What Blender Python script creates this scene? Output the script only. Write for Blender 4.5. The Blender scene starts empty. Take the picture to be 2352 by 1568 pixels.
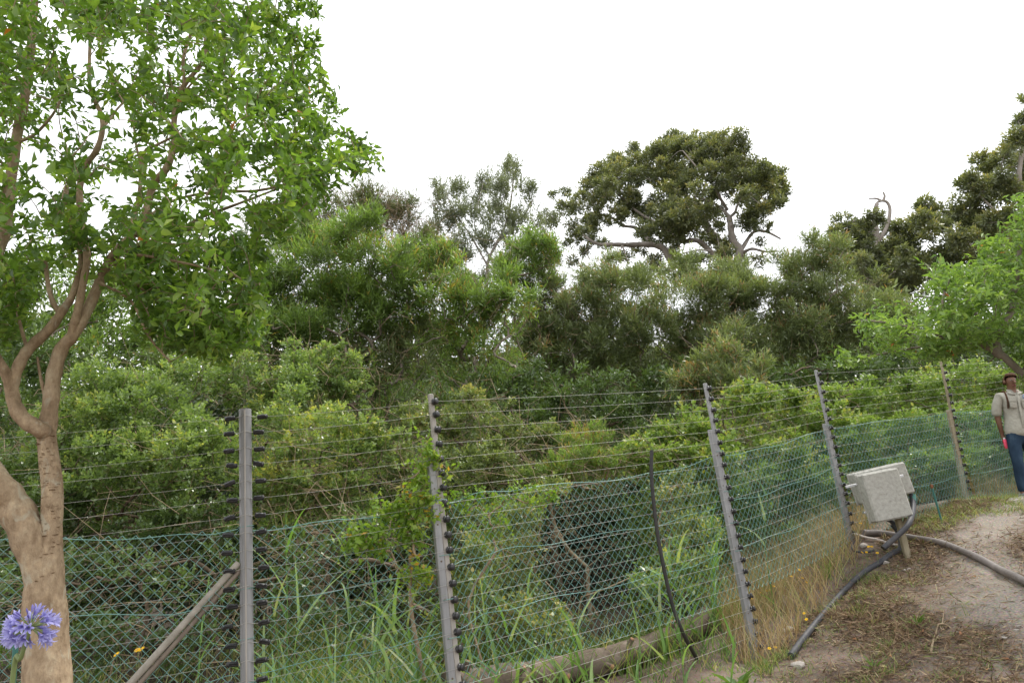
import bpy, math, random
import numpy as np
from mathutils import Vector, Matrix

random.seed(7)
scene = bpy.context.scene
COL = scene.collection

# ------------------------------------------------------------------ camera
F, CX, CY, EYE = 1630.0, 1176.0, 784.0, 1.6          # focal length and centre for a 2352 x 1568 frame
up_c = np.array([-660.0, 5614.0, -1630.0]); up_c /= np.linalg.norm(up_c)   # world up seen in camera axes
fw_c = np.array([0, 0, -1.0]); fw_c -= up_c * fw_c.dot(up_c); fw_c /= np.linalg.norm(fw_c)
rt_c = np.cross(fw_c, up_c)
R_WC = np.array([rt_c, fw_c, up_c])                  # camera axes -> world axes
cam_data = bpy.data.cameras.new('camera')
cam_data.sensor_width = 36.0
cam_data.lens = F / 2352.0 * 36.0
cam_data.clip_start = 0.05
cam_data.clip_end = 3000
cam = bpy.data.objects.new('camera', cam_data)
COL.objects.link(cam)
M4 = Matrix.Identity(4)
for i in range(3):
    for j in range(3):
        M4[i][j] = R_WC[i][j]
M4.translation = (0, 0, EYE)
cam.matrix_world = M4
scene.camera = cam

# ------------------------------------------------------------------ world, sun, exposure
SUN_EL, SUN_AZ = math.radians(58), math.radians(62)   # azimuth measured from +Y towards +X
world = bpy.data.worlds.new('World'); scene.world = world
world.use_nodes = True
wn, wl = world.node_tree.nodes, world.node_tree.links
wn.clear()
w_out = wn.new('ShaderNodeOutputWorld'); w_bg = wn.new('ShaderNodeBackground')
w_sky = wn.new('ShaderNodeTexSky'); w_sky.sky_type = 'NISHITA'; w_sky.sun_disc = False
w_sky.sun_elevation = SUN_EL; w_sky.sun_rotation = SUN_AZ
w_sky.dust_density = 3.0; w_sky.air_density = 1.0
w_tc = wn.new('ShaderNodeTexCoord'); w_no = wn.new('ShaderNodeTexNoise')
w_no.inputs['Scale'].default_value = 2.6; w_no.inputs['Detail'].default_value = 5
w_mr = wn.new('ShaderNodeMapRange')
w_mr.inputs['From Min'].default_value = 0.30; w_mr.inputs['From Max'].default_value = 0.46
w_mr.inputs['To Min'].default_value = 0.72; w_mr.inputs['To Max'].default_value = 1.0
w_mix = wn.new('ShaderNodeMix'); w_mix.data_type = 'RGBA'
w_mix.inputs['B'].default_value = (7.4, 7.5, 7.7, 1)      # thin bright cloud cover
wl.new(w_tc.outputs['Generated'], w_no.inputs['Vector'])
wl.new(w_no.outputs['Fac'], w_mr.inputs['Value'])
wl.new(w_mr.outputs['Result'], w_mix.inputs['Factor'])
wl.new(w_sky.outputs['Color'], w_mix.inputs['A'])
wl.new(w_mix.outputs['Result'], w_bg.inputs['Color'])
w_bg.inputs['Strength'].default_value = 0.12
wl.new(w_bg.outputs['Background'], w_out.inputs['Surface'])

sun_data = bpy.data.lights.new('sun', 'SUN'); sun_data.energy = 1.5
sun_data.angle = math.radians(12); sun_data.color = (1.0, 0.96, 0.89)
sun = bpy.data.objects.new('sun', sun_data); COL.objects.link(sun)
sdir = Vector((math.sin(SUN_AZ) * math.cos(SUN_EL), math.cos(SUN_AZ) * math.cos(SUN_EL), math.sin(SUN_EL)))
sun.rotation_euler = sdir.to_track_quat('Z', 'Y').to_euler()

scene.view_settings.view_transform = 'Standard'
scene.view_settings.look = 'None'
scene.view_settings.exposure = 1.05
scene.view_settings.gamma = 1.0
scene.render.engine = 'CYCLES'
scene.cycles.max_bounces = 7
scene.cycles.diffuse_bounces = 4
scene.cycles.glossy_bounces = 2
scene.cycles.transmission_bounces = 4
scene.cycles.use_denoising = True

# ------------------------------------------------------------------ maths helpers
def P(px, py, Y):
    """the world point at forward distance Y metres seen at (px, py) of the 2352 x 1568 frame"""
    r = R_WC @ np.array([(px - CX) / F, -(py - CY) / F, -1.0])
    return np.array([0, 0, EYE]) + r * (Y / r[1])

def PXM(px_len, Y):
    return px_len * Y / F

def nrm(a):
    return a / np.maximum(np.linalg.norm(a, axis=-1, keepdims=True), 1e-9)

def catmull(pts, sub=5):
    pts = np.asarray(pts, float)
    if len(pts) < 3:
        t = np.linspace(0, 1, sub + 1)[:, None]
        return pts[0] * (1 - t) + pts[-1] * t
    p = np.vstack([2 * pts[0] - pts[1], pts, 2 * pts[-1] - pts[-2]])
    out = []
    for i in range(1, len(p) - 2):
        for k in range(sub):
            t = k / sub
            out.append(.5 * ((2 * p[i]) + (-p[i-1] + p[i+1]) * t + (2*p[i-1] - 5*p[i] + 4*p[i+1] - p[i+2]) * t*t
                             + (-p[i-1] + 3*p[i] - 3*p[i+1] + p[i+2]) * t**3))
    out.append(p[-2])
    return np.array(out)

# ------------------------------------------------------------------ mesh buffer
class Buf:
    def __init__(self):
        self.v, self.f, self.t, self.n = [], [], [], 0
    def add(self, verts, faces, tone=0.5):
        verts = np.asarray(verts, np.float32).reshape(-1, 3)
        faces = np.asarray(faces, np.int32)
        self.v.append(verts)
        self.f.append(faces + self.n)
        self.t.append(np.broadcast_to(np.asarray(tone, np.float32), (len(faces),)).copy())
        self.n += len(verts)
        return self
    def mesh(self, name, mat, origin=(0, 0, 0), smooth=True):
        me = bpy.data.meshes.new(name)
        V = (np.vstack(self.v) - np.asarray(origin, np.float32)).astype(np.float32)
        loops = np.concatenate([f.ravel() for f in self.f])
        sizes = np.concatenate([np.full(len(f), f.shape[1], np.int32) for f in self.f])
        starts = np.concatenate([[0], np.cumsum(sizes)[:-1]]).astype(np.int32)
        me.vertices.add(len(V)); me.vertices.foreach_set('co', V.ravel())
        me.loops.add(len(loops)); me.loops.foreach_set('vertex_index', loops.astype(np.int32))
        me.polygons.add(len(sizes)); me.polygons.foreach_set('loop_start', starts)
        me.polygons.foreach_set('use_smooth', np.full(len(sizes), smooth, bool))
        a = me.attributes.new('tone', 'FLOAT', 'FACE')
        a.data.foreach_set('value', np.concatenate(self.t))
        me.update(calc_edges=True)
        if mat is not None:
            me.materials.append(mat)
        return me

ORG = {}
def props(o, label=None, cat=None, group=None, kind=None):
    if label: o['label'] = label
    if cat: o['category'] = cat
    if group: o['group'] = group
    if kind: o['kind'] = kind
    return o

def thing(name, loc, label, cat, group=None):
    o = bpy.data.objects.new(name, None); COL.objects.link(o)
    o.empty_display_size = .1
    o.location = [float(c) for c in loc]; ORG[o.name] = np.array(loc, float)
    return props(o, label, cat, group)

def build(name, buf, mat, parent=None, smooth=True, origin=None, **kw):
    org = ORG[parent.name] if parent else (np.zeros(3) if origin is None else np.array(origin, float))
    o = bpy.data.objects.new(name, buf.mesh(name, mat, org, smooth)); COL.objects.link(o)
    if parent:
        o.parent = parent
    else:
        o.location = [float(c) for c in org]
    ORG[o.name] = org
    return props(o, **kw)

def inst(name, me, parent, mw):
    """an object with shared mesh data at world matrix mw (the parents carry no rotation)"""
    o = bpy.data.objects.new(name, me); COL.objects.link(o)
    m = Matrix(mw) if not isinstance(mw, Matrix) else mw.copy()
    if parent:
        o.parent = parent
        m.translation = m.translation - Vector(ORG[parent.name])
        ORG[o.name] = np.array(m.translation) + ORG[parent.name]
    o.matrix_local = m
    return o

def frame_matrix(p, x, y, z):
    m = Matrix.Identity(4)
    for i in range(3):
        m[i][0], m[i][1], m[i][2], m[i][3] = float(x[i]), float(y[i]), float(z[i]), float(p[i])
    return m

def tube(buf, pts, rad, sides=6, tone=.5, caps=True, flat=None):
    pts = np.asarray(pts, float); n = len(pts)
    rad = np.broadcast_to(np.asarray(rad, float), (n,))
    d = np.gradient(pts, axis=0); d = nrm(d)
    a = np.array([0, 0, 1.0]) if abs(d[0][2]) < .9 else np.array([1.0, 0, 0])
    u = nrm(np.cross(d[0], a)); U = np.zeros((n, 3))
    for i in range(n):
        u = u - d[i] * u.dot(d[i]); u = u / max(np.linalg.norm(u), 1e-9); U[i] = u
    W = np.cross(d, U)
    ang = np.linspace(0, 2 * np.pi, sides, endpoint=False)
    ring = (np.cos(ang)[None, :, None] * U[:, None] + np.sin(ang)[None, :, None] * W[:, None])
    V = pts[:, None] + ring * rad[:, None, None]
    i = np.arange(n - 1)[:, None] * sides; j = np.arange(sides)[None]; k = (j + 1) % sides
    Fq = np.stack([i + j, i + k, i + sides + k, i + sides + j], -1).reshape(-1, 4)
    buf.add(V.reshape(-1, 3), Fq, tone)
    if caps:
        for e, s in ((0, 1), (n - 1, -1)):
            ids = np.arange(sides)
            tri = np.stack([ids, (ids + 1) % sides, np.full(sides, sides)], -1)[:, ::s]
            buf.add(np.vstack([V[e], pts[e] - d[e] * rad[e] * .15 * s]), tri, tone)
    return buf

def box(buf, c, x, y, z, hx, hy, hz, bev=.01, tone=.5):
    """bevelled box with centre c, unit axes x y z and half sizes"""
    c, x, y, z = (np.asarray(q, float) for q in (c, x, y, z))
    vs, idx = [], {}
    for sx in (-1, 1):
        for sy in (-1, 1):
            for sz in (-1, 1):
                for a in range(3):
                    h = np.array([hx, hy, hz]) - bev; h[a] += bev
                    idx[(sx, sy, sz, a)] = len(vs)
                    vs.append(c + x * sx * h[0] + y * sy * h[1] + z * sz * h[2])
    q, t = [], []
    for a in range(3):
        b, e = [k for k in range(3) if k != a]
        for s in (-1, 1):
            loop = []
            for (p, r) in ((-1, -1), (1, -1), (1, 1), (-1, 1)):
                k = [0, 0, 0]; k[a] = s; k[b] = p; k[e] = r
                loop.append(idx[(*k, a)])
            q.append(loop)
    for a in range(3):
        b, e = [k for k in range(3) if k != a]
        for p in (-1, 1):
            for r in (-1, 1):
                k0 = [0, 0, 0]; k0[b] = p; k0[e] = r; k1 = list(k0); k0[a] = -1; k1[a] = 1
                q.append([idx[(*k0, b)], idx[(*k1, b)], idx[(*k1, e)], idx[(*k0, e)]])
    for sx in (-1, 1):
        for sy in (-1, 1):
            for sz in (-1, 1):
                t.append([idx[(sx, sy, sz, a)] for a in range(3)])
    n0 = buf.n
    buf.add(vs, q, tone)
    buf.add(vs, t, tone)
    return buf

def fix_normals(o):
    import bmesh
    bm = bmesh.new(); bm.from_mesh(o.data)
    bmesh.ops.remove_doubles(bm, verts=bm.verts, dist=1e-5)
    bmesh.ops.recalc_face_normals(bm, faces=bm.faces); bm.to_mesh(o.data); bm.free()
    return o

def lathe(buf, prof, c, x, y, z, sides=12, tone=.5):
    """profile (r, h) spun about axis z through c"""
    prof = np.asarray(prof, float); n = len(prof)
    a = np.linspace(0, 2*np.pi, sides, endpoint=False)
    ring = np.cos(a)[:, None] * np.asarray(x) + np.sin(a)[:, None] * np.asarray(y)
    V = np.asarray(c) + prof[:, 0][:, None, None] * ring[None] + prof[:, 1][:, None, None] * np.asarray(z)
    i = np.arange(n - 1)[:, None] * sides; j = np.arange(sides)[None]; k = (j + 1) % sides
    buf.add(V.reshape(-1, 3), np.stack([i+j, i+k, i+sides+k, i+sides+j], -1).reshape(-1, 4), tone)
    return buf

# ------------------------------------------------------------------ materials
def new_mat(name):
    m = bpy.data.materials.new(name); m.use_nodes = True
    n, l = m.node_tree.nodes, m.node_tree.links
    return m, n, l, n['Principled BSDF'], n['Material Output']

def ramp(n, stops):
    r = n.new('ShaderNodeValToRGB')
    e = r.color_ramp.elements
    while len(e) > 1: e.remove(e[-1])
    e[0].position = stops[0][0]; e[0].color = (*stops[0][1], 1)
    for p, c in stops[1:]:
        q = e.new(p); q.color = (*c, 1)
    return r

def leaf_mat(name, stops, trans=.4, rough=.42, spec=.5, warm=(1.25, 1.3, .55)):
    m, n, l, b, out = new_mat(name)
    at = n.new('ShaderNodeAttribute'); at.attribute_name = 'tone'
    r = ramp(n, stops); l.new(at.outputs['Fac'], r.inputs['Fac'])
    l.new(r.outputs['Color'], b.inputs['Base Color'])
    b.inputs['Roughness'].default_value = rough
    b.inputs['Specular IOR Level'].default_value = spec
    tr = n.new('ShaderNodeBsdfTranslucent')
    mul = n.new('ShaderNodeMix'); mul.data_type = 'RGBA'; mul.blend_type = 'MULTIPLY'
    mul.inputs['Factor'].default_value = 1; mul.inputs['B'].default_value = (*warm, 1)
    l.new(r.outputs['Color'], mul.inputs['A']); l.new(mul.outputs['Result'], tr.inputs['Color'])
    mx = n.new('ShaderNodeMixShader'); mx.inputs['Fac'].default_value = trans
    l.new(b.outputs['BSDF'], mx.inputs[1]); l.new(tr.outputs['BSDF'], mx.inputs[2])
    l.new(mx.outputs['Shader'], out.inputs['Surface'])
    return m

def rough_mat(name, stops, scale=8, stretch=(1, 1, 1), rough=.8, bump=.3, detail=6, spec=.3, metal=0, bump_dist=.01, tone=False):
    m, n, l, b, out = new_mat(name)
    tc = n.new('ShaderNodeTexCoord'); mp = n.new('ShaderNodeMapping')
    mp.inputs['Scale'].default_value = stretch
    no = n.new('ShaderNodeTexNoise'); no.inputs['Scale'].default_value = scale
    no.inputs['Detail'].default_value = detail; no.inputs['Roughness'].default_value = .62
    l.new(tc.outputs['Object'], mp.inputs['Vector']); l.new(mp.outputs['Vector'], no.inputs['Vector'])
    r = ramp(n, stops)
    if tone:
        at = n.new('ShaderNodeAttribute'); at.attribute_name = 'tone'
        l.new(at.outputs['Fac'], r.inputs['Fac'])
    else:
        l.new(no.outputs['Fac'], r.inputs['Fac'])
    l.new(r.outputs['Color'], b.inputs['Base Color'])
    b.inputs['Roughness'].default_value = rough; b.inputs['Metallic'].default_value = metal
    b.inputs['Specular IOR Level'].default_value = spec
    if bump:
        bp = n.new('ShaderNodeBump'); bp.inputs['Strength'].default_value = bump
        bp.inputs['Distance'].default_value = bump_dist
        no2 = n.new('ShaderNodeTexNoise'); no2.inputs['Scale'].default_value = scale * 3.1
        no2.inputs['Detail'].default_value = 5
        l.new(mp.outputs['Vector'], no2.inputs['Vector'])
        l.new(no2.outputs['Fac'], bp.inputs['Height']); l.new(bp.outputs['Normal'], b.inputs['Normal'])
    return m

M = {}
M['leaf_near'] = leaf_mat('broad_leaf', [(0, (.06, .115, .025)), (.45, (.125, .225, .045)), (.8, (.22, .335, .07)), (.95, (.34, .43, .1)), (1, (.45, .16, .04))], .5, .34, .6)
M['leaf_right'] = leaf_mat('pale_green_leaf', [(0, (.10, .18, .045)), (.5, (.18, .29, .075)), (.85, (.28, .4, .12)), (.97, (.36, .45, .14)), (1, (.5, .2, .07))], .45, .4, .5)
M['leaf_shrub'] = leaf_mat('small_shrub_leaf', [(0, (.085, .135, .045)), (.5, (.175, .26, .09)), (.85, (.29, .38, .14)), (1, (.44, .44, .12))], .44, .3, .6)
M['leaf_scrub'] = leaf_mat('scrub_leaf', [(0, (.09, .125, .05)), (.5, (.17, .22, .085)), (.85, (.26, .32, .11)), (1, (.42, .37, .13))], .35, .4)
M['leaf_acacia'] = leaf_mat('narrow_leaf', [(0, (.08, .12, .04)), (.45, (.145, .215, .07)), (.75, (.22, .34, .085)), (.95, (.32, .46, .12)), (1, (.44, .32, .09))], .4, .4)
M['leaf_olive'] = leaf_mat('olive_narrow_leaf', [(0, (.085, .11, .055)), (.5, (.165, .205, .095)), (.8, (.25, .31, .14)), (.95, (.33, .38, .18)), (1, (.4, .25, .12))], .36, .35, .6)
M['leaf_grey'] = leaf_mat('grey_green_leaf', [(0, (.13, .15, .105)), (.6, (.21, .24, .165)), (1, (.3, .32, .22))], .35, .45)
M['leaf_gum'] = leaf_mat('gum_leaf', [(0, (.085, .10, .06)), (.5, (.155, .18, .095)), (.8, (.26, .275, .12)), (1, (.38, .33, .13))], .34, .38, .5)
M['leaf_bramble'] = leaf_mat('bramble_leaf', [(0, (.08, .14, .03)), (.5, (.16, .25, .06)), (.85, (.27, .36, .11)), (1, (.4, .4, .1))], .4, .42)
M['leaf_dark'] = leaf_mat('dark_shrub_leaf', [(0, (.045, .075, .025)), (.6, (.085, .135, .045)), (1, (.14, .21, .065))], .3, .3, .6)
M['leaf_shade'] = leaf_mat('shade_dark_leaf', [(0, (.022, .036, .016)), (.6, (.04, .062, .026)), (1, (.07, .1, .035))], .2, .35)  # leaf colour darkened to paint shade into the backing shrubs
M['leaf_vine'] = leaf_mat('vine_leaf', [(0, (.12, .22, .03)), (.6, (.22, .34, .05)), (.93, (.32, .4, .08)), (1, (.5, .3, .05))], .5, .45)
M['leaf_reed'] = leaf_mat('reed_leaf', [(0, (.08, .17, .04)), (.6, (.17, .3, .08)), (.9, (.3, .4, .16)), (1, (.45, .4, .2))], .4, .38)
M['grass_green'] = leaf_mat('green_grass', [(0, (.06, .12, .025)), (.5, (.13, .22, .05)), (.8, (.24, .3, .1)), (1, (.42, .36, .18))], .4, .5)
M['grass_dry'] = leaf_mat('dry_grass', [(0, (.28, .19, .09)), (.45, (.42, .31, .165)), (.8, (.55, .45, .27)), (.9, (.34, .34, .14)), (1, (.22, .28, .09))], .35, .6, .3, (1.1, 1.05, .8))
M['litter'] = leaf_mat('dead_thatch', [(0, (.09, .055, .035)), (.4, (.19, .125, .075)), (.75, (.32, .22, .13)), (.92, (.45, .36, .22)), (1, (.16, .2, .06))], .1, .7, .2, (1, .95, .8))
M['fallen_leaf'] = leaf_mat('fallen_leaf', [(0, (.38, .16, .07)), (.6, (.5, .25, .12)), (1, (.5, .4, .2))], .2, .5)
M['bark_near'] = rough_mat('tan_bark', [(.28, (.09, .06, .035)), (.42, (.2, .135, .08)), (.55, (.3, .22, .135)), (.72, (.42, .35, .24))], 9, (1, 1, .6), .8, .8, 9, .2, 0, .015)
M['bark_flake'] = rough_mat('bark_flake', [(.3, (.13, .085, .05)), (.7, (.4, .32, .22))], 20, (1, 1, 1), .85, .3)
M['bark_grey'] = rough_mat('grey_bark', [(.3, (.13, .10, .08)), (.7, (.28, .24, .19))], 9, (1, 1, .3), .85, .5)
M['bark_gum'] = rough_mat('pale_gum_bark', [(.3, (.18, .155, .13)), (.55, (.31, .275, .24)), (.8, (.45, .41, .37))], 2.5, (1, 1, .4), .8, .3, 6, .2)
M['bark_dark'] = rough_mat('dark_twig', [(.3, (.09, .065, .045)), (.7, (.2, .15, .105))], 9, (1, 1, 1), .85, .2)
M['twig_dry'] = rough_mat('dry_twig', [(.3, (.2, .14, .09)), (.7, (.4, .31, .2))], 12, (1, 1, 1), .85, .2)
M['log'] = rough_mat('log_bark', [(.25, (.055, .04, .03)), (.45, (.13, .1, .076)), (.6, (.19, .15, .12)), (.8, (.29, .24, .2))], 7, (1, 1, 1), .85, .6, 8, .2, 0, .012)
M['cut_wood'] = rough_mat('cut_wood', [(.3, (.22, .11, .06)), (.7, (.42, .25, .15))], 30, (1, 1, 1), .8, .2)
M['galv'] = rough_mat('weathered_steel', [(.3, (.2, .2, .2)), (.6, (.31, .31, .31)), (.8, (.42, .42, .41))], 14, (1, 1, .12), .6, .12, 6, .4, .2)
M['strip'] = rough_mat('pale_post_strip', [(.3, (.26, .24, .21)), (.7, (.42, .39, .35))], 16, (1, 1, .1), .65, .15)
M['timber'] = rough_mat('old_timber', [(.3, (.17, .14, .09)), (.55, (.29, .25, .17)), (.8, (.4, .36, .27))], 10, (1, 1, .12), .85, .5, 8, .2, 0, .008)
M['wood_rod'] = rough_mat('strut_wood', [(.3, (.22, .2, .16)), (.7, (.38, .35, .3))], 14, (1, 1, 1), .8, .25)
M['black_plastic'] = rough_mat('black_plastic', [(.3, (.012, .012, .013)), (.7, (.03, .029, .03))], 20, (1, 1, 1), .38, .1, 4, .5)
M['black_pipe'] = rough_mat('black_pipe', [(.3, (.018, .017, .017)), (.7, (.045, .042, .038))], 12, (1, 1, 1), .55, .15)
M['hose'] = rough_mat('dusty_black_hose', [(.3, (.035, .036, .042)), (.55, (.06, .06, .066)), (.8, (.14, .125, .11))], 9, (1, 1, 1), .55, .12)
M['grey_pipe'] = rough_mat('sun_bleached_pipe', [(.3, (.10, .085, .075)), (.6, (.2, .175, .16)), (.85, (.33, .29, .26))], 7, (1, 1, 1), .6, .15)
M['white_pipe'] = rough_mat('off_white_pipe', [(.3, (.42, .36, .32)), (.7, (.62, .57, .53))], 9, (1, 1, 1), .6, .1)
M['wire'] = rough_mat('fence_wire', [(.3, (.33, .32, .29)), (.7, (.5, .49, .45))], 10, (1, 1, 1), .45, 0, 3, .5, .3)
M['green_wire'] = rough_mat('green_plastic_wire', [(.3, (.12, .27, .235)), (.7, (.2, .38, .34))], 6, (1, 1, 1), .3, 0, 3, .6)
M['green_stake'] = rough_mat('green_painted_steel', [(.3, (.03, .12, .10)), (.7, (.06, .18, .15))], 12, (1, 1, .3), .45, .1)
M['rust'] = rough_mat('rusty_cap', [(.3, (.16, .06, .03)), (.7, (.3, .14, .07))], 30, (1, 1, 1), .9, .3)
M['cement'] = rough_mat('lichened_cement_box', [(.24, (.24, .23, .2)), (.42, (.37, .36, .325)), (.6, (.45, .44, .4)), (.8, (.53, .525, .48))], 30, (1, 1, 1), .9, .45, 10, .2, 0, .006)
M['metal_rod'] = rough_mat('zinc_rod', [(.3, (.45, .45, .46)), (.7, (.6, .6, .6))], 10, (1, 1, 1), .4, 0, 3, .5, .5)
M['stone'] = rough_mat('pale_stone', [(.3, (.26, .23, .2)), (.7, (.46, .42, .38))], 14, (1, 1, 1), .9, .4)
M['yellow'] = leaf_mat('yellow_petal', [(0, (.75, .42, .01)), (1, (.85, .6, .02))], .3, .6, .3, (1, 1, .6))
M['flower_eye'] = rough_mat('flower_eye', [(.3, (.5, .22, .01)), (.7, (.6, .3, .02))], 60, (1, 1, 1), .9, .2)
M['agapanthus'] = leaf_mat('violet_blue_petal', [(0, (.17, .14, .42)), (.5, (.3, .28, .6)), (1, (.52, .51, .8))], .35, .5, .3, (1, 1, 1.05))
M['stalk'] = leaf_mat('green_stalk', [(0, (.12, .16, .05)), (1, (.22, .28, .1))], .1, .5)
M['skin'] = rough_mat('brown_skin', [(.3, (.13, .062, .036)), (.7, (.18, .09, .055))], 8, (1, 1, 1), .5, .05, 4, .4)
M['hair'] = rough_mat('short_hair', [(.3, (.03, .018, .012)), (.7, (.13, .06, .03))], 40, (1, 1, 1), .8, .6, 5, .2)
M['shirt'] = rough_mat('khaki_cloth', [(.3, (.3, .285, .24)), (.7, (.4, .385, .33))], 9, (1, 1, 1), .9, .5, 4, .1, 0, .02)
M['jeans'] = rough_mat('blue_denim', [(.3, (.014, .026, .046)), (.55, (.026, .046, .074)), (.8, (.065, .1, .14))], 7, (1, 1, .5), .9, .4, 5, .1, 0, .015)
M['pink'] = rough_mat('pink_plastic', [(.3, (.75, .06, .13)), (.7, (.85, .12, .2))], 10, (1, 1, 1), .4, 0)
M['shoe'] = rough_mat('grey_shoe', [(.3, (.12, .12, .13)), (.7, (.3, .3, .31))], 12, (1, 1, 1), .8, .2)
M['eye_white'] = rough_mat('eye_white', [(.3, (.3, .27, .24)), (.7, (.36, .33, .3))], 10, (1, 1, 1), .4, 0)
M['badge'] = rough_mat('badge_blue', [(.3, (.10, .16, .28)), (.7, (.16, .24, .36))], 60, (1, 1, 1), .8, 0)
M['badge_white'] = rough_mat('badge_white', [(.3, (.6, .6, .58)), (.7, (.7, .7, .68))], 60, (1, 1, 1), .8, 0)

m, n, l, b, out = new_mat('mottled_tan_bark')
tc = n.new('ShaderNodeTexCoord'); mp = n.new('ShaderNodeMapping'); mp.inputs['Scale'].default_value = (1, 1, .55)
l.new(tc.outputs['Object'], mp.inputs['Vector'])
na = n.new('ShaderNodeTexNoise'); na.inputs['Scale'].default_value = 6; na.inputs['Detail'].default_value = 10; na.inputs['Roughness'].default_value = .7
nb = n.new('ShaderNodeTexNoise'); nb.inputs['Scale'].default_value = 42; nb.inputs['Detail'].default_value = 6; nb.inputs['Roughness'].default_value = .7
nc = n.new('ShaderNodeTexNoise'); nc.inputs['Scale'].default_value = 15; nc.inputs['Detail'].default_value = 8; nc.inputs['Distortion'].default_value = .8
for q in (na, nb, nc): l.new(mp.outputs['Vector'], q.inputs['Vector'])
ra = ramp(n, [(.32, (.13, .09, .055)), (.45, (.26, .185, .115)), (.56, (.36, .27, .175)), (.7, (.44, .37, .26))])
rb = ramp(n, [(.3, (.35, .33, .31)), (.5, (.5, .5, .5)), (.72, (.68, .68, .66))])
rc = ramp(n, [(.6, (0, 0, 0)), (.68, (1, 1, 1))])
l.new(na.outputs['Fac'], ra.inputs['Fac']); l.new(nb.outputs['Fac'], rb.inputs['Fac']); l.new(nc.outputs['Fac'], rc.inputs['Fac'])
ov = n.new('ShaderNodeMix'); ov.data_type = 'RGBA'; ov.blend_type = 'OVERLAY'; ov.inputs['Factor'].default_value = .9
l.new(ra.outputs['Color'], ov.inputs['A']); l.new(rb.outputs['Color'], ov.inputs['B'])
li = n.new('ShaderNodeMix'); li.data_type = 'RGBA'; li.inputs['B'].default_value = (.42, .4, .31, 1)       # pale lichen blotches
lf = n.new('ShaderNodeMath'); lf.operation = 'MULTIPLY'; lf.inputs[1].default_value = .6
l.new(rc.outputs['Color'], lf.inputs[0]); l.new(lf.outputs[0], li.inputs['Factor']); l.new(ov.outputs['Result'], li.inputs['A'])
l.new(li.outputs['Result'], b.inputs['Base Color']); b.inputs['Roughness'].default_value = .85; b.inputs['Specular IOR Level'].default_value = .2
bp = n.new('ShaderNodeBump'); bp.inputs['Strength'].default_value = .9; bp.inputs['Distance'].default_value = .012
sm = n.new('ShaderNodeMath'); sm.operation = 'ADD'; l.new(nb.outputs['Fac'], sm.inputs[0]); l.new(na.outputs['Fac'], sm.inputs[1])
l.new(sm.outputs[0], bp.inputs['Height']); l.new(bp.outputs['Normal'], b.inputs['Normal'])
M['bark_near'] = m

# ------------------------------------------------------------------ terrain
POST = {'A': ((563, 940), (569, 1740), 4.3), 'B': ((985, 905), (1060, 1690), 4.8), 'C': ((1617, 880), (1741, 1514), 6.4),
        'D': ((1872, 850), (1958, 1246), 7.75), 'E': ((2160, 830), (2222, 1143), 9.25)}
ctrl = [P(*POST[k][1], POST[k][2]) for k in 'ABCDE']
ctrl += [P(2088, 1290, 7.25), P(1822, 1505, 6.1), P(2163, 1199, 8.0), P(2345, 1152, 9.5), P(2340, 1560, 4.7), P(1700, 1568, 5.7),
         P(2250, 1400, 5.75)]
ctrl += [np.array(c, float) for c in (
    (0, 0, 0), (-3, 0, 0), (-2, 2.5, .15), (3, 1, .05), (6, 3, .55), (9, 7, 1.3), (0, 3, .05), (1.2, 4, .08), (-5, 3.5, .4), (.7, 5.2, .25),
    (.3, 5.9, .48), (.8, 6.0, .5), (1.3, 6.3, .56), (1.72, 6.62, .62), (1.5, 6.85, .66), (-.6, 5.7, .6), (-2.2, 5.3, .8), (-3.3, 5.2, .82), (-4.5, 6, .85), (-2, 7, .95), (-6, 9, .9), (.3, 8.2, .35), (-2, 10, .8),
    (2.2, 8, .75), (3.4, 9, 1.15), (2.5, 11, .9), (5, 10.3, 1.55), (7.5, 12, 1.75), (4, 13, 1.4), (10, 11, 1.8), (0, 14, .8), (-7, 14, .7),
    (12, 18, 2.2), (3, 20, 1.8), (-8, 22, 1.2), (16, 8, 1.9), (16, 2, 1.2), (-12, 2, 0), (0, -8, 0))]
ctrl = np.array(ctrl)
_xy = ctrl[:, :2]; _n = len(ctrl)
_K = np.linalg.norm(_xy[:, None] - _xy[None], axis=-1) + np.eye(_n) * .05
_A = np.block([[_K, np.c_[np.ones(_n), _xy]], [np.c_[np.ones(_n), _xy].T, np.zeros((3, 3))]])
_w = np.linalg.solve(_A, np.r_[ctrl[:, 2], 0, 0, 0])
def vnoise(x, y, s, seed=0):
    """smooth value noise, 0..1"""
    x, y = np.asarray(x) * s, np.asarray(y) * s
    xi, yi = np.floor(x).astype(np.int64), np.floor(y).astype(np.int64)
    fx, fy = x - xi, y - yi
    fx, fy = fx*fx*(3-2*fx), fy*fy*(3-2*fy)
    def h(a, b):
        q = np.sin(a * 127.1 + b * 311.7 + seed * 74.7) * 43758.5453
        return q - np.floor(q)
    return (h(xi, yi)*(1-fx) + h(xi+1, yi)*fx)*(1-fy) + (h(xi, yi+1)*(1-fx) + h(xi+1, yi+1)*fx)*fy
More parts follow.
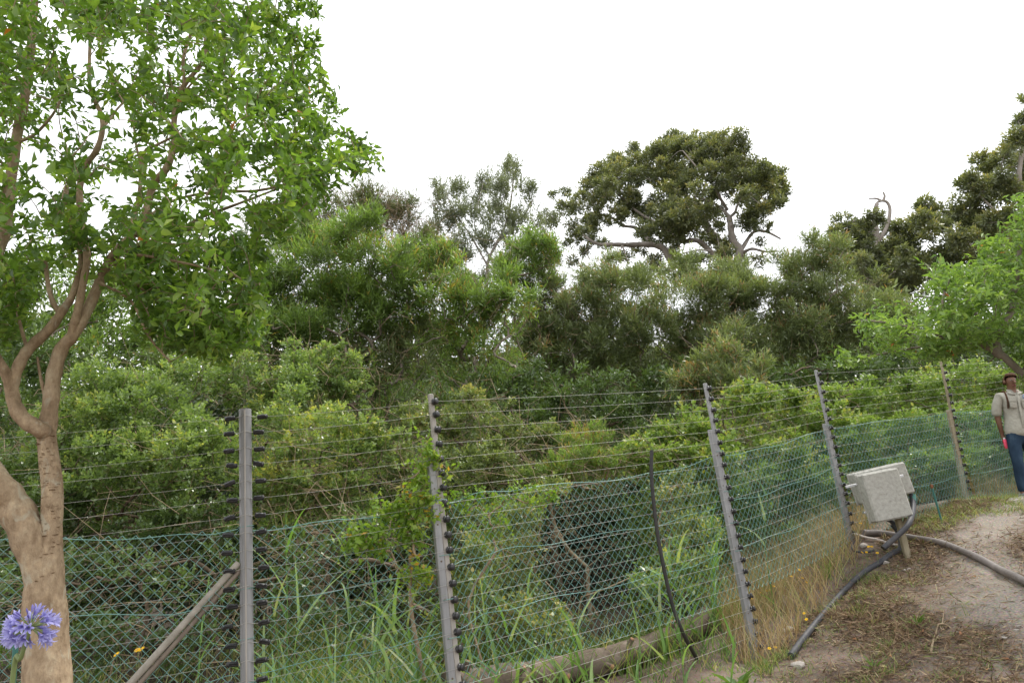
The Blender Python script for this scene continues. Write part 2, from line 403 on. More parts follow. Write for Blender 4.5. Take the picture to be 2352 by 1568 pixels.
def height(x, y, fine=True):
    x, y = np.atleast_1d(np.asarray(x, float)), np.atleast_1d(np.asarray(y, float))
    r = np.sqrt(x*x + (y-8)**2)
    cx, cy = np.clip(x, -14, 20), np.clip(y, -10, 24)
    d = np.sqrt((cx[..., None] - _xy[:, 0])**2 + (cy[..., None] - _xy[:, 1])**2)
    z = d @ _w[:_n] + _w[_n] + _w[_n+1]*cx + _w[_n+2]*cy
    k = np.clip((r - 16) / 20, 0, 1); k = k*k*(3-2*k)
    z = z * (1-k) + 1.6 * k
    if fine:
        a = 1 - np.clip((r - 10) / 10, 0, 1)
        z = z + a * (.09*(vnoise(x, y, 1.7, 1)-.5) + .06*(vnoise(x, y, 4.5, 2)-.5) + .03*(vnoise(x, y, 11, 3)-.5))
    return z
def hz(x, y):
    return float(height(x, y)[0])
def ground_at(px, py, lo=2.5, hi=30):
    """the terrain point seen at a pixel"""
    for Y in np.arange(lo, hi, .03):
        p = P(px, py, Y)
        if p[2] <= hz(p[0], p[1]):
            return np.array([p[0], p[1], hz(p[0], p[1])])
    return P(px, py, hi)

def spaced(lo, hi, n, c, p):
    t = np.linspace(-1, 1, n); s = np.sign(t) * np.abs(t)**p
    return np.where(s < 0, c + (c - lo) * s, c + (hi - c) * s)
gx, gy = spaced(-900, 900, 230, 3.0, 4.2), spaced(-500, 1300, 230, 7.0, 4.4)
GX, GY = np.meshgrid(gx, gy)
GZ = height(GX.ravel(), GY.ravel())
# trodden sandy path: a band along the walk on the right
path_pts = np.array([(2.6, 3.2), (3.55, 5.0), (4.3, 6.3), (5.0, 7.6), (6.3, 9.1), (9, 11)])
path_pts = np.array([ground_at(*q)[:2] for q in ((2560, 1640), (2420, 1480), (2345, 1385), (2265, 1285), (2250, 1228), (2330, 1172))] + [(9, 11)])
def path_dist(x, y):
    best = np.full(np.shape(x), 99.)
    for a, b in zip(path_pts[:-1], path_pts[1:]):
        ab = b - a; t = np.clip(((x-a[0])*ab[0] + (y-a[1])*ab[1]) / ab.dot(ab), 0, 1)
        best = np.minimum(best, np.hypot(x - a[0] - t*ab[0], y - a[1] - t*ab[1]))
    return best
gb = Buf()
nx, ny = len(gx), len(gy)
ii = (np.arange(ny-1)[:, None]*nx + np.arange(nx-1)[None]).ravel()
faces = np.stack([ii, ii+1, ii+nx+1, ii+nx], -1)
fxm, fym = GX.ravel()[faces].mean(1), GY.ravel()[faces].mean(1)
pd = path_dist(fxm, fym)
tone = np.clip(1 - (pd + .5*(vnoise(fxm, fym, 2.2, 5)-.5)) / .5, 0, .85)
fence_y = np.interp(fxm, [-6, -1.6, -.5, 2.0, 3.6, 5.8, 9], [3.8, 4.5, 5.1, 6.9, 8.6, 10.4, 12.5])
mould_shade = np.clip((fym - fence_y - .2) / .6, 0, 1) * np.clip((4.2 - fxm) / 1.5, .4, 1)
tone = np.where(fym > fence_y, -mould_shade, tone)
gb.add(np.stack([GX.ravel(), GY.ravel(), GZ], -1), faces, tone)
m, n, l, b, out = new_mat('soil')
tc = n.new('ShaderNodeTexCoord')
n1 = n.new('ShaderNodeTexNoise'); n1.inputs['Scale'].default_value = 2.3; n1.inputs['Detail'].default_value = 8; n1.inputs['Roughness'].default_value = .65
n2 = n.new('ShaderNodeTexNoise'); n2.inputs['Scale'].default_value = 55; n2.inputs['Detail'].default_value = 6
for q in (n1, n2): l.new(tc.outputs['Object'], q.inputs['Vector'])
r1 = ramp(n, [(.3, (.085, .064, .048)), (.5, (.165, .127, .097)), (.68, (.24, .192, .152))])
r2 = ramp(n, [(.3, (.21, .182, .15)), (.7, (.32, .285, .24))])
l.new(n1.outputs['Fac'], r1.inputs['Fac']); l.new(n2.outputs['Fac'], r2.inputs['Fac'])
at = n.new('ShaderNodeAttribute'); at.attribute_name = 'tone'
mx = n.new('ShaderNodeMix'); mx.data_type = 'RGBA'
neg = n.new('ShaderNodeMath'); neg.operation = 'MULTIPLY'; neg.inputs[1].default_value = -1; neg.use_clamp = True
pos = n.new('ShaderNodeMath'); pos.operation = 'MULTIPLY'; pos.inputs[1].default_value = 1; pos.use_clamp = True
l.new(at.outputs['Fac'], neg.inputs[0]); l.new(at.outputs['Fac'], pos.inputs[0])
hm = n.new('ShaderNodeMix'); hm.data_type = 'RGBA'; hm.inputs['B'].default_value = (.045, .034, .024, 1)      # leaf mould, darkened to stand in for shade under the thicket
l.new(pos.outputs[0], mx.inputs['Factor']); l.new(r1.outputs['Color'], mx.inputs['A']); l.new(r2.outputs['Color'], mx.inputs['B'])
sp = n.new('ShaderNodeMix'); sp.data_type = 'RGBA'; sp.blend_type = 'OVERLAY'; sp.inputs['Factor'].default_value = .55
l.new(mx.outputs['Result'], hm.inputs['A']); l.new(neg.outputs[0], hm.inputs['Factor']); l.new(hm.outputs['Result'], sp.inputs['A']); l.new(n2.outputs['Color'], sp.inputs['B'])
l.new(sp.outputs['Result'], b.inputs['Base Color'])
b.inputs['Roughness'].default_value = .95; b.inputs['Specular IOR Level'].default_value = .15
bp = n.new('ShaderNodeBump'); bp.inputs['Strength'].default_value = .7; bp.inputs['Distance'].default_value = .02
l.new(n2.outputs['Fac'], bp.inputs['Height']); l.new(bp.outputs['Normal'], b.inputs['Normal'])
build('ground', gb, m, kind='structure', label='bare brown soil with a paler trodden sandy path at right')

# added unseen rise that blocks bright sky showing through the thicket
hb = Buf()
hx_, hy_ = np.linspace(-120, 130, 126), np.linspace(34, 110, 30)
HX, HY = np.meshgrid(hx_, hy_)
crest = 13.5 - .055 * HX
HZ = 1.2 + crest * np.clip((HY - 34) / 14, 0, 1)**.7 + 1.6 * (vnoise(HX, HY, .35, 31) - .5) + .8 * (vnoise(HX, HY, .9, 32) - .5)
HZ = np.where(HY > 85, HZ - (HY - 85) * .7, HZ)
k_ = len(hx_); ii = (np.arange(len(hy_)-1)[:, None]*k_ + np.arange(k_-1)[None]).ravel()
hb.add(np.stack([HX.ravel(), HY.ravel(), HZ.ravel()], -1), np.stack([ii, ii+1, ii+k_+1, ii+k_], -1))
build('added_rise', hb, rough_mat('added_rise_green', [(.3, (.03, .045, .018)), (.55, (.06, .085, .033)), (.75, (.1, .13, .05))], .9, (1, 1, 1), .9, 1.0, 10, .1, 0, .6), kind='structure', label='added dark green rise that blocks sky gaps behind the thicket')

# ------------------------------------------------------------------ plant machinery
LEAF = {  # (u along, w across, h lift), faces by size
    'quad': (np.array([(0, 0, 0), (.42, .5, .05), (1, 0, -.04), (.42, -.5, .05)]), [np.array([[0, 1, 2, 3]])]),
    'strip': (np.array([(0, 0, 0), (.3, .5, .03), (1, 0, -.1), (.3, -.5, .03)]), [np.array([[0, 1, 2, 3]])]),
    'bent': (np.array([(0, 0, 0), (.45, .5, .13), (1, 0, -.1), (.45, -.5, .13)]), [np.array([[0, 2, 1], [0, 3, 2]])]),
    'fold': (np.array([(0, 0, 0), (.5, 0, -.01), (1, 0, -.16), (.25, .42, .09), (.62, .45, .04), (.25, -.42, .09), (.62, -.45, .04)]),
             [np.array([[0, 1, 4, 3], [0, 5, 6, 1]]), np.array([[1, 2, 4], [1, 6, 2]])]),
}
def add_leaves(buf, Pp, D, N, L, W, tone, kind='quad'):
    T, FF = LEAF[kind]
    D = nrm(D); S = nrm(np.cross(N, D)); U = np.cross(D, S)
    n, k = len(Pp), len(T)
    L = np.broadcast_to(L, (n,)); W = np.broadcast_to(W, (n,))
    V = (Pp[:, None] + D[:, None] * (T[None, :, 0, None] * L[:, None, None]) + S[:, None] * (T[None, :, 1, None] * W[:, None, None])
         + U[:, None] * (T[None, :, 2, None] * L[:, None, None]))
    base = (np.arange(n) * k)[:, None, None]
    tone = np.broadcast_to(tone, (n,))
    n0 = buf.n
    for q, f in enumerate(FF):
        fa = (f[None] + base).reshape(-1, f.shape[1])
        if q == 0:
            buf.add(V.reshape(-1, 3), fa, np.repeat(tone, len(f)))
        else:
            buf.f.append(fa.astype(np.int32) + n0); buf.t.append(np.repeat(tone, len(f)).astype(np.float32))

def spray_leaves(rng, E, D, tl, m, L, W, tone_s, spread=.8, droop=.0, upn=.7, jit=.12):
    """leaves along twigs that end at E with direction D; returns arrays"""
    k = len(E)
    t = np.linspace(.12, 1, m)[None] + rng.uniform(-.06, .06, (k, m))
    tl = np.broadcast_to(tl, (k,))
    base = E[:, None] - D[:, None] * (tl[:, None] * (1 - t))[..., None]
    ph = rng.uniform(0, 6.28, (k, 1)) + np.arange(m)[None] * 2.4
    a = nrm(np.cross(D, rng.normal(size=(k, 3)))); b2 = np.cross(D, a)
    perp = np.cos(ph)[..., None] * a[:, None] + np.sin(ph)[..., None] * b2[:, None]
    sp = spread * (1.15 - .6 * t)[..., None]
    ld = nrm(D[:, None] + perp * sp * 1.3 + rng.normal(size=(k, m, 3)) * .18 + np.array([0, 0, -droop]))
    N = nrm(np.array([0, 0, upn]) + rng.normal(size=(k, m, 3)) * .55)
    LL = L * rng.uniform(.65, 1.2, (k, m)); WW = W * LL / L * rng.uniform(.85, 1.15, (k, m))
    tn = np.clip(np.asarray(tone_s)[:, None] + rng.normal(size=(k, m)) * jit, 0, 1)
    r = lambda q: q.reshape(k * m, *q.shape[2:])
    return r(base), r(ld), r(N), r(LL), r(WW), r(tn)

def ell_area(R):
    a, b2, c = R
    p = 1.6
    return 4 * np.pi * (((a*b2)**p + (a*c)**p + (b2*c)**p) / 3) ** (1/p)

def clump_sprays(rng, C, R, n, up=.35, lo=.55, back=.45, bottom=.5):
    """spray end points and directions over an ellipsoid's outer shell, fewer behind and below"""
    u = nrm(rng.normal(size=(int(n * 1.7) + 4, 3)))
    keep = (rng.random(len(u)) < np.where(u[:, 1] > .25, back, 1)) & (rng.random(len(u)) < np.where(u[:, 2] < -.35, bottom, 1))
    u = u[keep][:int(n)]
    s = lo + (1 - lo) * rng.random(len(u)) ** .6
    E = C + u * R * s[:, None]
    D = nrm(u + np.array([0, 0, up]) + rng.normal(size=u.shape) * .35)
    return E, D, s, u

def grow(buf, roots, ends, r0, expo=.46, step=.18, rng=None, sides=5, rise=.5, maxr=9, wob=.05, base_r=None):
    """greedy branch growth from root nodes to end points, radii by the number of ends carried"""
    nodes = [np.asarray(r, float) for r in roots]; par = [-1] + list(range(len(nodes) - 1))
    fixed = len(nodes)
    ends = np.asarray(ends, float)
    NA = np.array(nodes)
    d0 = np.array([np.min(np.linalg.norm(NA - e, axis=1)) for e in ends])
    tips, chains = [], []
    arr = np.zeros((fixed + len(ends) * 14, 3)); arr[:fixed] = NA; cnt = fixed
    for i in np.argsort(d0):
        e = ends[i]; A = arr[:cnt]
        v = e - A; ds = np.linalg.norm(v, axis=1)
        j = int(np.argmin(ds * (1 + rise * np.clip(-v[:, 2] / np.maximum(ds, 1e-6), 0, 1)) + .0))
        ln = ds[j]; k = int(min(max(2, ln / step), 6))
        off = rng.normal(size=3) * wob * ln + np.array([0, 0, .06 * ln])
        prev = j; ch = [j]
        for q in range(1, k + 1):
            t = q / k
            p = A[j] * (1-t) + e * t + off * math.sin(math.pi * t)
            if cnt >= len(arr): arr = np.vstack([arr, np.zeros((400, 3))])
            arr[cnt] = p; par.append(prev); prev = cnt; ch.append(cnt); cnt += 1
        tips.append(prev); chains.append(ch)
    load = np.zeros(cnt)
    for t in tips:
        while t >= 0:
            load[t] += 1; t = par[t]
    rad = np.minimum(r0 * np.maximum(load, 1) ** expo, maxr)
    for ch in chains:
        rr = rad[ch].copy(); rr[0] = min(rr[0], rr[1] * 1.25)
        tube(buf, arr[ch], rr, sides if rr[1] > r0 * 2 else 3, caps=False)
    if base_r is not None or fixed > 1:
        rr = rad[:fixed].copy()
        if base_r: rr = np.maximum(rr, np.linspace(base_r, base_r * .6, fixed))
        tube(buf, catmull(arr[:fixed], 3), np.interp(np.linspace(0, fixed-1, (fixed-1)*3+1), np.arange(fixed), rr), 8, caps=False)
    return arr[:cnt]

CAVE = [(P(1335, 1255, 8.8), np.array([.62, 3.2, .72])), (P(1370, 1180, 8.4), np.array([.4, 2.0, .35])), (P(300, 1400, 6.9), np.array([1.7, 1.3, .62])), (P(760, 1370, 6.8), np.array([.8, 1.2, .5]))]
def open_air(E):
    ok = np.ones(len(E), bool)
    for c, r in CAVE: ok &= (((E - c) / r)**2).sum(1) > 1
    return ok
def bush(name, label, cat, clumps, leafm, barkm, L, W, seed, m=7, cov=1.5, sub=7, rel=.5, spread=.8, up=.35, tone0=.4, tip=.25, kind='quad',
         base=None, group=None, tl=None, r0=.004, trunk=True, dead=0, lo=.55, droop=0., back=.2, tone_c=.1, upn=.7, thin=1.0, deadlen=.5, trunk_r=None,
         rise=.5, skirt=.55, max_r=.05, cave=False):
    """a shrub or tree crown from ellipsoids (px, py, Y, rx px, rz px[, ry in m]); leaves on sprays, branches grown to every lobe"""
    rng = np.random.default_rng(seed)
    E_all = []; LB = Buf(); BB = Buf(); DB = Buf()
    ends = []; cents = []
    full = [(c, 1.0) for c in clumps]
    if skirt:                                     # lower tiers of the same crown down to the ground
        for c in clumps:
            C = P(c[0], c[1], c[2]); rz = PXM(c[4], c[2]); z = C[2] - rz * 1.1
            g = hz(C[0], C[1])
            while z - rz * .3 > g and len(full) < 40:
                k = P(c[0], c[1], c[2]); y2 = c[1] + (C[2] - z) * F / c[2]
                full.append(((c[0] + rng.normal() * c[3] * .15, y2, c[2] + .25 + rng.random() * .3, c[3] * .95, c[4]), skirt))
                z -= rz * 1.25
    for c, dens in full:
        C = P(c[0], c[1], c[2]); R = np.array([PXM(c[3], c[2]), c[5] if len(c) > 5 else PXM((c[3]+c[4])/2, c[2]), PXM(c[4], c[2])])
        cents.append((C, R))
        lobes = []
        for q in range(int(sub * (1.5 if dens == 1 else .9))):
            u = nrm(rng.normal(size=3) + np.array([0, -.35, .3]))
            f = rng.uniform(.4, 1.2) * rel * .85
            rs = (R * .5 + R.mean() * .5) * f
            lobes.append((C + u * R * rng.uniform(.45, 1.05), rs * np.array([1, 1, rng.uniform(.7, 1.1)])))
        lobes.append((C, R * .66))
        for (lc, lr) in lobes:
            lt = tone0 + rng.normal() * tone_c
            nl = cov * dens * ell_area(lr) / (.62 * L * W) * .5
            ns = max(3, int(nl / m * thin))
            E, D, s, u = clump_sprays(rng, lc, lr, ns, up, lo, back)
            if not cave:
                ok = open_air(E); E, D, s, u = E[ok], D[ok], s[ok], u[ok]
                if len(E) < 2: continue
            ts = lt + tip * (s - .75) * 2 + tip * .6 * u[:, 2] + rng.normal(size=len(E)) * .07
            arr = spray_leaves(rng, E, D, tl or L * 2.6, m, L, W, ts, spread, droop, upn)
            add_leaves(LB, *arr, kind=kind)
            nw = max(1, int(len(E) * .07)) if dens == 1 else 0          # long unruly shoots
            if nw:
                w = rng.choice(len(E), nw); Dw = nrm(D[w] + rng.normal(size=(nw, 3)) * .4 + np.array([0, 0, .3]))
                Ew = E[w] + Dw * rng.uniform(.1, .45, (nw, 1)) * np.mean(lr)
                add_leaves(LB, *spray_leaves(rng, Ew, Dw, (tl or L * 2.6) * 2.2, m + 4, L, W, ts[w] + .1, spread, droop, upn), kind=kind)
            kk = max(2, min(6, len(E) // 30)) if dens == 1 else 2
            pick = rng.choice(len(E), min(len(E), kk), replace=False)
            ends += [e - d * (tl or L*2.6) * .6 for e, d in zip(E[pick], D[pick])]
        if dead:
            k = int(dead * (1 if dens == 1 else .12))
            u = nrm(rng.normal(size=(k, 3)))
            s = C + u * R * rng.uniform(.2, 1.0, (k, 1))
            dirs = nrm(rng.normal(size=(k, 3)) + np.array([0, -.2, -.1]))
            for a0, dd in zip(s, dirs):
                ln = deadlen * rng.uniform(.4, 1.3)
                mid = a0 + dd * ln * .5 + rng.normal(size=3) * ln * .12
                tube(DB, [a0, mid, a0 + dd * ln + rng.normal(size=3) * ln * .15], np.array([1, .8, .4]) * r0 * 1.2, 3, caps=False)
    C0 = cents[0][0]
    if base is None:
        zc = min(c[0][2] for c in cents)
        bx, by = np.mean([c[0][0] for c in cents]), np.mean([c[0][1] for c in cents])
        base = np.array([bx, by, hz(bx, by) - .05])
    base = np.asarray(base, float)
    T = thing(name, base, label, cat, group)
    mid = np.mean([c[0] for c in cents], axis=0)
    roots = [base, base * .6 + mid * .4 + np.array([rng.normal()*.08, 0, 0]), base * .3 + mid * .7]
    grow(BB, roots, ends, r0, rng=rng, base_r=trunk_r, rise=rise, wob=.08, maxr=max_r, sides=4)
    build('branches' if not trunk else 'trunk', BB, barkm, T)
    cr = build('crown', LB, leafm, T, kind='stuff')
    if DB.n:
        build('dead_twigs', DB, M['twig_dry'], T, kind='stuff')
    return T

# ------------------------------------------------------------------ far trees
def skeleton_tree(name, label, cat, limbs, clumps, leafm, barkm, L, W, seed, m=6, cov=1.3, sub=5, rel=.55, tone0=.4, tip=.3, up=.3, r0=.02, spread=.9,
                  depth_jit=.06, tl=None, lo=.5, droop=.1, wob=.06, squash=.8, parts=None, ends_per=8, back=.6, tone_c=.08):
    """a tree with traced limbs [(points px py Y, radius start, radius end)] and foliage clumps (px, py, Y, r px)"""
    rng = np.random.default_rng(seed)
    pts0 = catmull([P(*p) for p in limbs[0][0]], 5)
    base = pts0[0]
    T = thing(name, base, label, cat)
    TB, BB, LB = Buf(), Buf(), Buf()
    skel = []
    for i, (pp, ra, rb) in enumerate(limbs):
        c = catmull([P(*p) for p in pp], 5)
        rr = .42 * np.linspace(ra, rb, len(c)) * (1 + .1 * np.sin(np.arange(len(c)) * 1.7 + i))
        tube(TB if i == 0 else BB, c, rr, 9 if ra > .05 else 6)
        skel.append(c)
    roots = np.vstack(skel)
    ends = []
    for c in clumps:
        Y = c[2] * (1 + rng.normal() * depth_jit)
        C = P(c[0], c[1], Y); r = PXM(c[3], Y) * 1.36
        lt = tone0 + rng.normal() * tone_c
        for q in range(sub + 1):
            u = nrm(rng.normal(size=3) + np.array([0, -.2, .25]))
            f = rel * rng.uniform(.7, 1.25)
            lc, lr = (C + u * r * (1 - rel * .6), r * f * np.array([1, 1, squash])) if q < sub else (C, r * .7 * np.array([1, 1, squash]))
            nl = cov * ell_area(lr) / (.62 * L * W) * .5
            E, D, s, uu = clump_sprays(rng, lc, lr, max(3, nl / m), up, lo, back)
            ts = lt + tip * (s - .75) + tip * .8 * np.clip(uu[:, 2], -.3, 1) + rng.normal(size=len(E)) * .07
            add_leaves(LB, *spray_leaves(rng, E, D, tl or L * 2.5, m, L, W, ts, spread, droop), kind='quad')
            pick = rng.choice(len(E), min(len(E), ends_per), replace=False)
            ends += list(E[pick] - D[pick] * (tl or L * 2.5) * .7)
    # grow thin branches from the limbs to the sprays
    A = np.array(ends)
    GB = Buf()
    arr = roots.copy()
    order = np.argsort([np.min(np.linalg.norm(roots - e, axis=1)) for e in A])
    nodes = list(roots); NA = np.zeros((len(roots) + len(A) * 6, 3)); NA[:len(roots)] = roots; cnt = len(roots)
    for i in order:
        e = A[i]; v = e - NA[:cnt]; ds = np.linalg.norm(v, axis=1)
        j = int(np.argmin(ds * (1 + .7 * np.clip(-v[:, 2] / np.maximum(ds, 1e-6), 0, 1))))
        off = rng.normal(size=3) * wob * ds[j] + np.array([0, 0, .05 * ds[j]])
        ch = [NA[j] * (1 - t) + e * t + off * math.sin(math.pi * t) for t in np.linspace(0, 1, 5)]
        r = r0 * (1 + .8 * min(ds[j] / (r0 * 120), 2))
        tube(GB, ch, np.linspace(r, r0 * .55, 5), 3, caps=False)
        NA[cnt:cnt + 4] = ch[1:]; cnt += 4
    build('trunk', TB, barkm, T)
    if BB.n: build('limbs', BB, barkm, T, kind='stuff')
    build('branchlets', GB, barkm, T, kind='stuff')
    build('crown', LB, leafm, T, kind='stuff')
    return T

def Q(cx, cy):   # pixel of the close-up of the big gum tree -> frame pixel
    return ((2150 + cx * .44643) * .57422, (500 + cy * .44643) * .57422)
YG = 31.0
gum_limbs = [
    ([(*Q(1830, 1500), YG), (*Q(1790, 1250), YG), (*Q(1815, 1130), YG), (*Q(1750, 1030), YG), (*Q(1730, 900), YG), (*Q(1715, 820), YG)], .55, .3),
    ([(*Q(1715, 820), YG), (*Q(1660, 760), YG), (*Q(1560, 690), YG), (*Q(1440, 650), YG)], .22, .08),
    ([(*Q(1720, 830), YG), (*Q(1770, 780), YG), (*Q(1800, 700), YG), (*Q(1900, 560), YG+.5)], .2, .07),
    ([(*Q(1700, 760), YG), (*Q(1640, 660), YG-.5), (*Q(1590, 560), YG-.8), (*Q(1480, 440), YG-1), (*Q(1300, 230), YG-1)], .2, .06),
    ([(*Q(1815, 1140), YG), (*Q(1900, 1000), YG+1), (*Q(1960, 950), YG+1), (*Q(2060, 960), YG+1), (*Q(2180, 1020), YG+1)], .24, .1),
    ([(*Q(1830, 1150), YG), (*Q(1920, 1110), YG-.5), (*Q(2040, 1135), YG-1), (*Q(2160, 1130), YG-1)], .2, .08),
    ([(*Q(1960, 950), YG+1), (*Q(1930, 820), YG+1), (*Q(1890, 700), YG+1), (*Q(1880, 560), YG+1)], .16, .06),
    ([(*Q(1700, 1300), YG+2), (*Q(1640, 1080), YG+2), (*Q(1540, 950), YG+2), (*Q(1430, 760), YG+2), (*Q(1260, 560), YG+2), (*Q(1100, 420), YG+2)], .7, .15),
    ([(*Q(1600, 1180), YG+1), (*Q(1440, 1040), YG+1), (*Q(1300, 1030), YG+1), (*Q(1100, 900), YG+1), (*Q(900, 780), YG+1), (*Q(700, 600), YG+1)], .34, .1),
    ([(*Q(1230, 1280), YG+1), (*Q(1130, 1110), YG+1), (*Q(1000, 1070), YG+1), (*Q(820, 1075), YG+1), (*Q(660, 1070), YG), (*Q(520, 1060), YG), (*Q(380, 960), YG)], .45, .12),
    ([(*Q(1040, 1080), YG+1), (*Q(900, 930), YG+2), (*Q(760, 900), YG+2), (*Q(640, 820), YG+2), (*Q(420, 800), YG+2)], .24, .08),
    ([(*Q(1570, 1130), YG-1), (*Q(1450, 1120), YG-1), (*Q(1300, 1150), YG-1)], .12, .06),
    ([(*Q(1250, 560), YG+2), (*Q(1100, 520), YG+2), (*Q(940, 470), YG+2), (*Q(740, 420), YG+2)], .16, .05),
    ([(*Q(1430, 760), YG+2), (*Q(1380, 500), YG+3), (*Q(1300, 320), YG+3)], .2, .05),
    ([(*Q(1430, 760), YG+2), (*Q(1520, 480), YG+3), (*Q(1600, 250), YG+3)], .2, .05),
    ([(*Q(760, 1080), YG), (*Q(720, 1180), YG)], .1, .04), ([(*Q(760, 1080), YG), (*Q(820, 1250), YG)], .1, .04),
]
gum_clumps = [(c[0], c[1], c[2]) for c in (
    (1640, 120, 95), (1760, 140, 90), (1840, 210, 70), (1500, 160, 90), (1380, 170, 90), (1250, 200, 95), (1120, 260, 95), (1000, 300, 85), (1060, 210, 55), (880, 270, 60),
    (860, 340, 85), (700, 340, 75), (760, 400, 85), (620, 400, 60), (560, 480, 95), (490, 560, 85), (680, 460, 80), (880, 480, 95), (980, 450, 80), (1080, 470, 70),
    (760, 570, 85), (600, 640, 80), (470, 700, 90), (340, 690, 90), (260, 750, 80), (400, 650, 60), (230, 740, 55), (150, 880, 60), (120, 820, 40), (330, 930, 80), (500, 880, 70),
    (420, 960, 60), (700, 800, 80), (820, 700, 75), (850, 620, 70), (560, 780, 60), (640, 880, 50), (780, 820, 70), (1000, 950, 95), (1090, 900, 80), (1150, 980, 80), (960, 1030, 60), (1040, 760, 60),
    (1260, 620, 90), (1240, 720, 90), (1330, 560, 90), (1420, 500, 90), (1520, 440, 85), (1640, 370, 80), (1720, 340, 80), (1820, 380, 95), (1930, 380, 85), (2030, 400, 80), (2130, 450, 80), (2180, 520, 70),
    (1660, 520, 85), (1560, 600, 70), (1720, 600, 80), (1900, 500, 90), (2030, 520, 80), (2100, 600, 60), (2170, 700, 70), (2060, 750, 70), (2130, 640, 60), (1850, 640, 80), (1950, 620, 70), (1780, 480, 80), (1430, 600, 80),
    (1240, 820, 80), (1330, 780, 90), (1400, 860, 90), (1300, 900, 85), (1490, 800, 70), (1220, 930, 70), (1260, 1000, 70), (1620, 860, 80), (1560, 780, 70), (1850, 860, 80), (1920, 900, 60), (1700, 1080, 70), (1640, 1160, 70),
    (1560, 1040, 60), (1700, 1190, 60), (1250, 1200, 50), (1050, 1290, 60), (1000, 1200, 40), (130, 630, 42), (240, 595, 45), (1420, 1200, 45), (330, 1230, 50), (260, 1060, 40),
    (1350, 300, 90), (1450, 330, 85), (1560, 280, 90), (1680, 240, 90), (1780, 260, 70), (1200, 370, 85), (1280, 450, 80), (1130, 380, 75), (2080, 930, 40), (1980, 1040, 40), (2000, 800, 50))]
gum_clumps = [(*Q(a, b2), YG + (2.5 if b2 < 470 and a < 1500 else (1 if a < 1150 else -.3)), r * .2563 * 1.05) for a, b2, r in gum_clumps]
_r = np.random.default_rng(77)
gum_clumps += [(a + _r.normal() * r * .8, b2 + _r.normal() * r * .6, Y + abs(_r.normal()) * 1.2, r * .9) for a, b2, Y, r in gum_clumps if r > 14 and _r.random() < .55]
def _inq(n_):
    out_ = []
    pq = [(420, 480), (600, 300), (1000, 220), (1640, 90), (1880, 200), (1900, 320), (2200, 450), (2250, 650), (2100, 760), (1900, 860), (1500, 900), (1250, 980), (950, 950), (700, 800), (450, 700)]
    while len(out_) < n_:
        x, y = _r.uniform(400, 2250), _r.uniform(80, 980); ins = False; j = len(pq) - 1
        for i in range(len(pq)):
            if (pq[i][1] > y) != (pq[j][1] > y) and x < (pq[j][0] - pq[i][0]) * (y - pq[i][1]) / (pq[j][1] - pq[i][1]) + pq[i][0]: ins = not ins
            j = i
        if ins: out_.append((*Q(x, y), YG + 1.5 + _r.normal(), _r.uniform(14, 22)))
    return out_
gum_clumps += _inq(60)
gum_clumps += [(x, y, YG + 1.5, 17) for x, y in ((1320, 545), (1350, 575), (1390, 560), (1430, 590), (1470, 575), (1500, 600), (1540, 580), (1580, 600), (1620, 595), (1650, 560), (1700, 590), (1740, 600), (1480, 540), (1560, 545), (1600, 520))]
skeleton_tree('gum_tree', 'large spreading gum tree with pale limbs against the white sky', 'tree', gum_limbs, gum_clumps, M['leaf_gum'], M['bark_gum'],
              .2, .07, 11, m=5, cov=1.0, sub=6, r0=.012, tl=.2, ends_per=2, rel=.6, tone0=.42, tip=.42, depth_jit=.035, squash=.72)

YP = 21.0
pale_limbs = [([(1105, 900, YP), (1118, 640, YP), (1125, 590, YP), (1160, 520, YP), (1175, 450, YP), (1180, 400, YP)], .16, .04),
              ([(1120, 610, YP), (1080, 540, YP), (1040, 480, YP), (1020, 430, YP)], .08, .03),
              ([(1140, 560, YP), (1200, 500, YP), (1230, 450, YP)], .07, .02), ([(1125, 590, YP), (1090, 520, YP), (1110, 420, YP)], .07, .02)]
pale_clumps = [(x, y, YP, r) for x, y, r in ((1180, 400, 34), (1160, 440, 40), (1205, 440, 34), (1120, 420, 32), (1040, 440, 36), (1010, 470, 28), (1060, 480, 38), (1100, 480, 38),
               (1150, 500, 42), (1200, 490, 38), (1230, 520, 34), (1030, 520, 38), (1080, 540, 38), (1130, 550, 36), (1180, 560, 38), (1020, 570, 32), (1060, 590, 34), (1215, 570, 30), (1170, 385, 22),
               (1150, 620, 34), (1090, 640, 34), (1250, 560, 26), (1010, 620, 30), (990, 540, 28), (975, 590, 28), (1255, 500, 24), (1265, 600, 26), (1000, 430, 22))]
skeleton_tree('slender_tree', 'pale thin-leaved tree with grey stems left of the large gum', 'tree', pale_limbs, pale_clumps, M['leaf_grey'], M['bark_gum'], .12, .03, 12, m=9, cov=.5, sub=6,
              r0=.0045, tone0=.45, tip=.2, lo=.0, squash=1.1, ends_per=7, tl=.42, up=1.0, spread=.5)

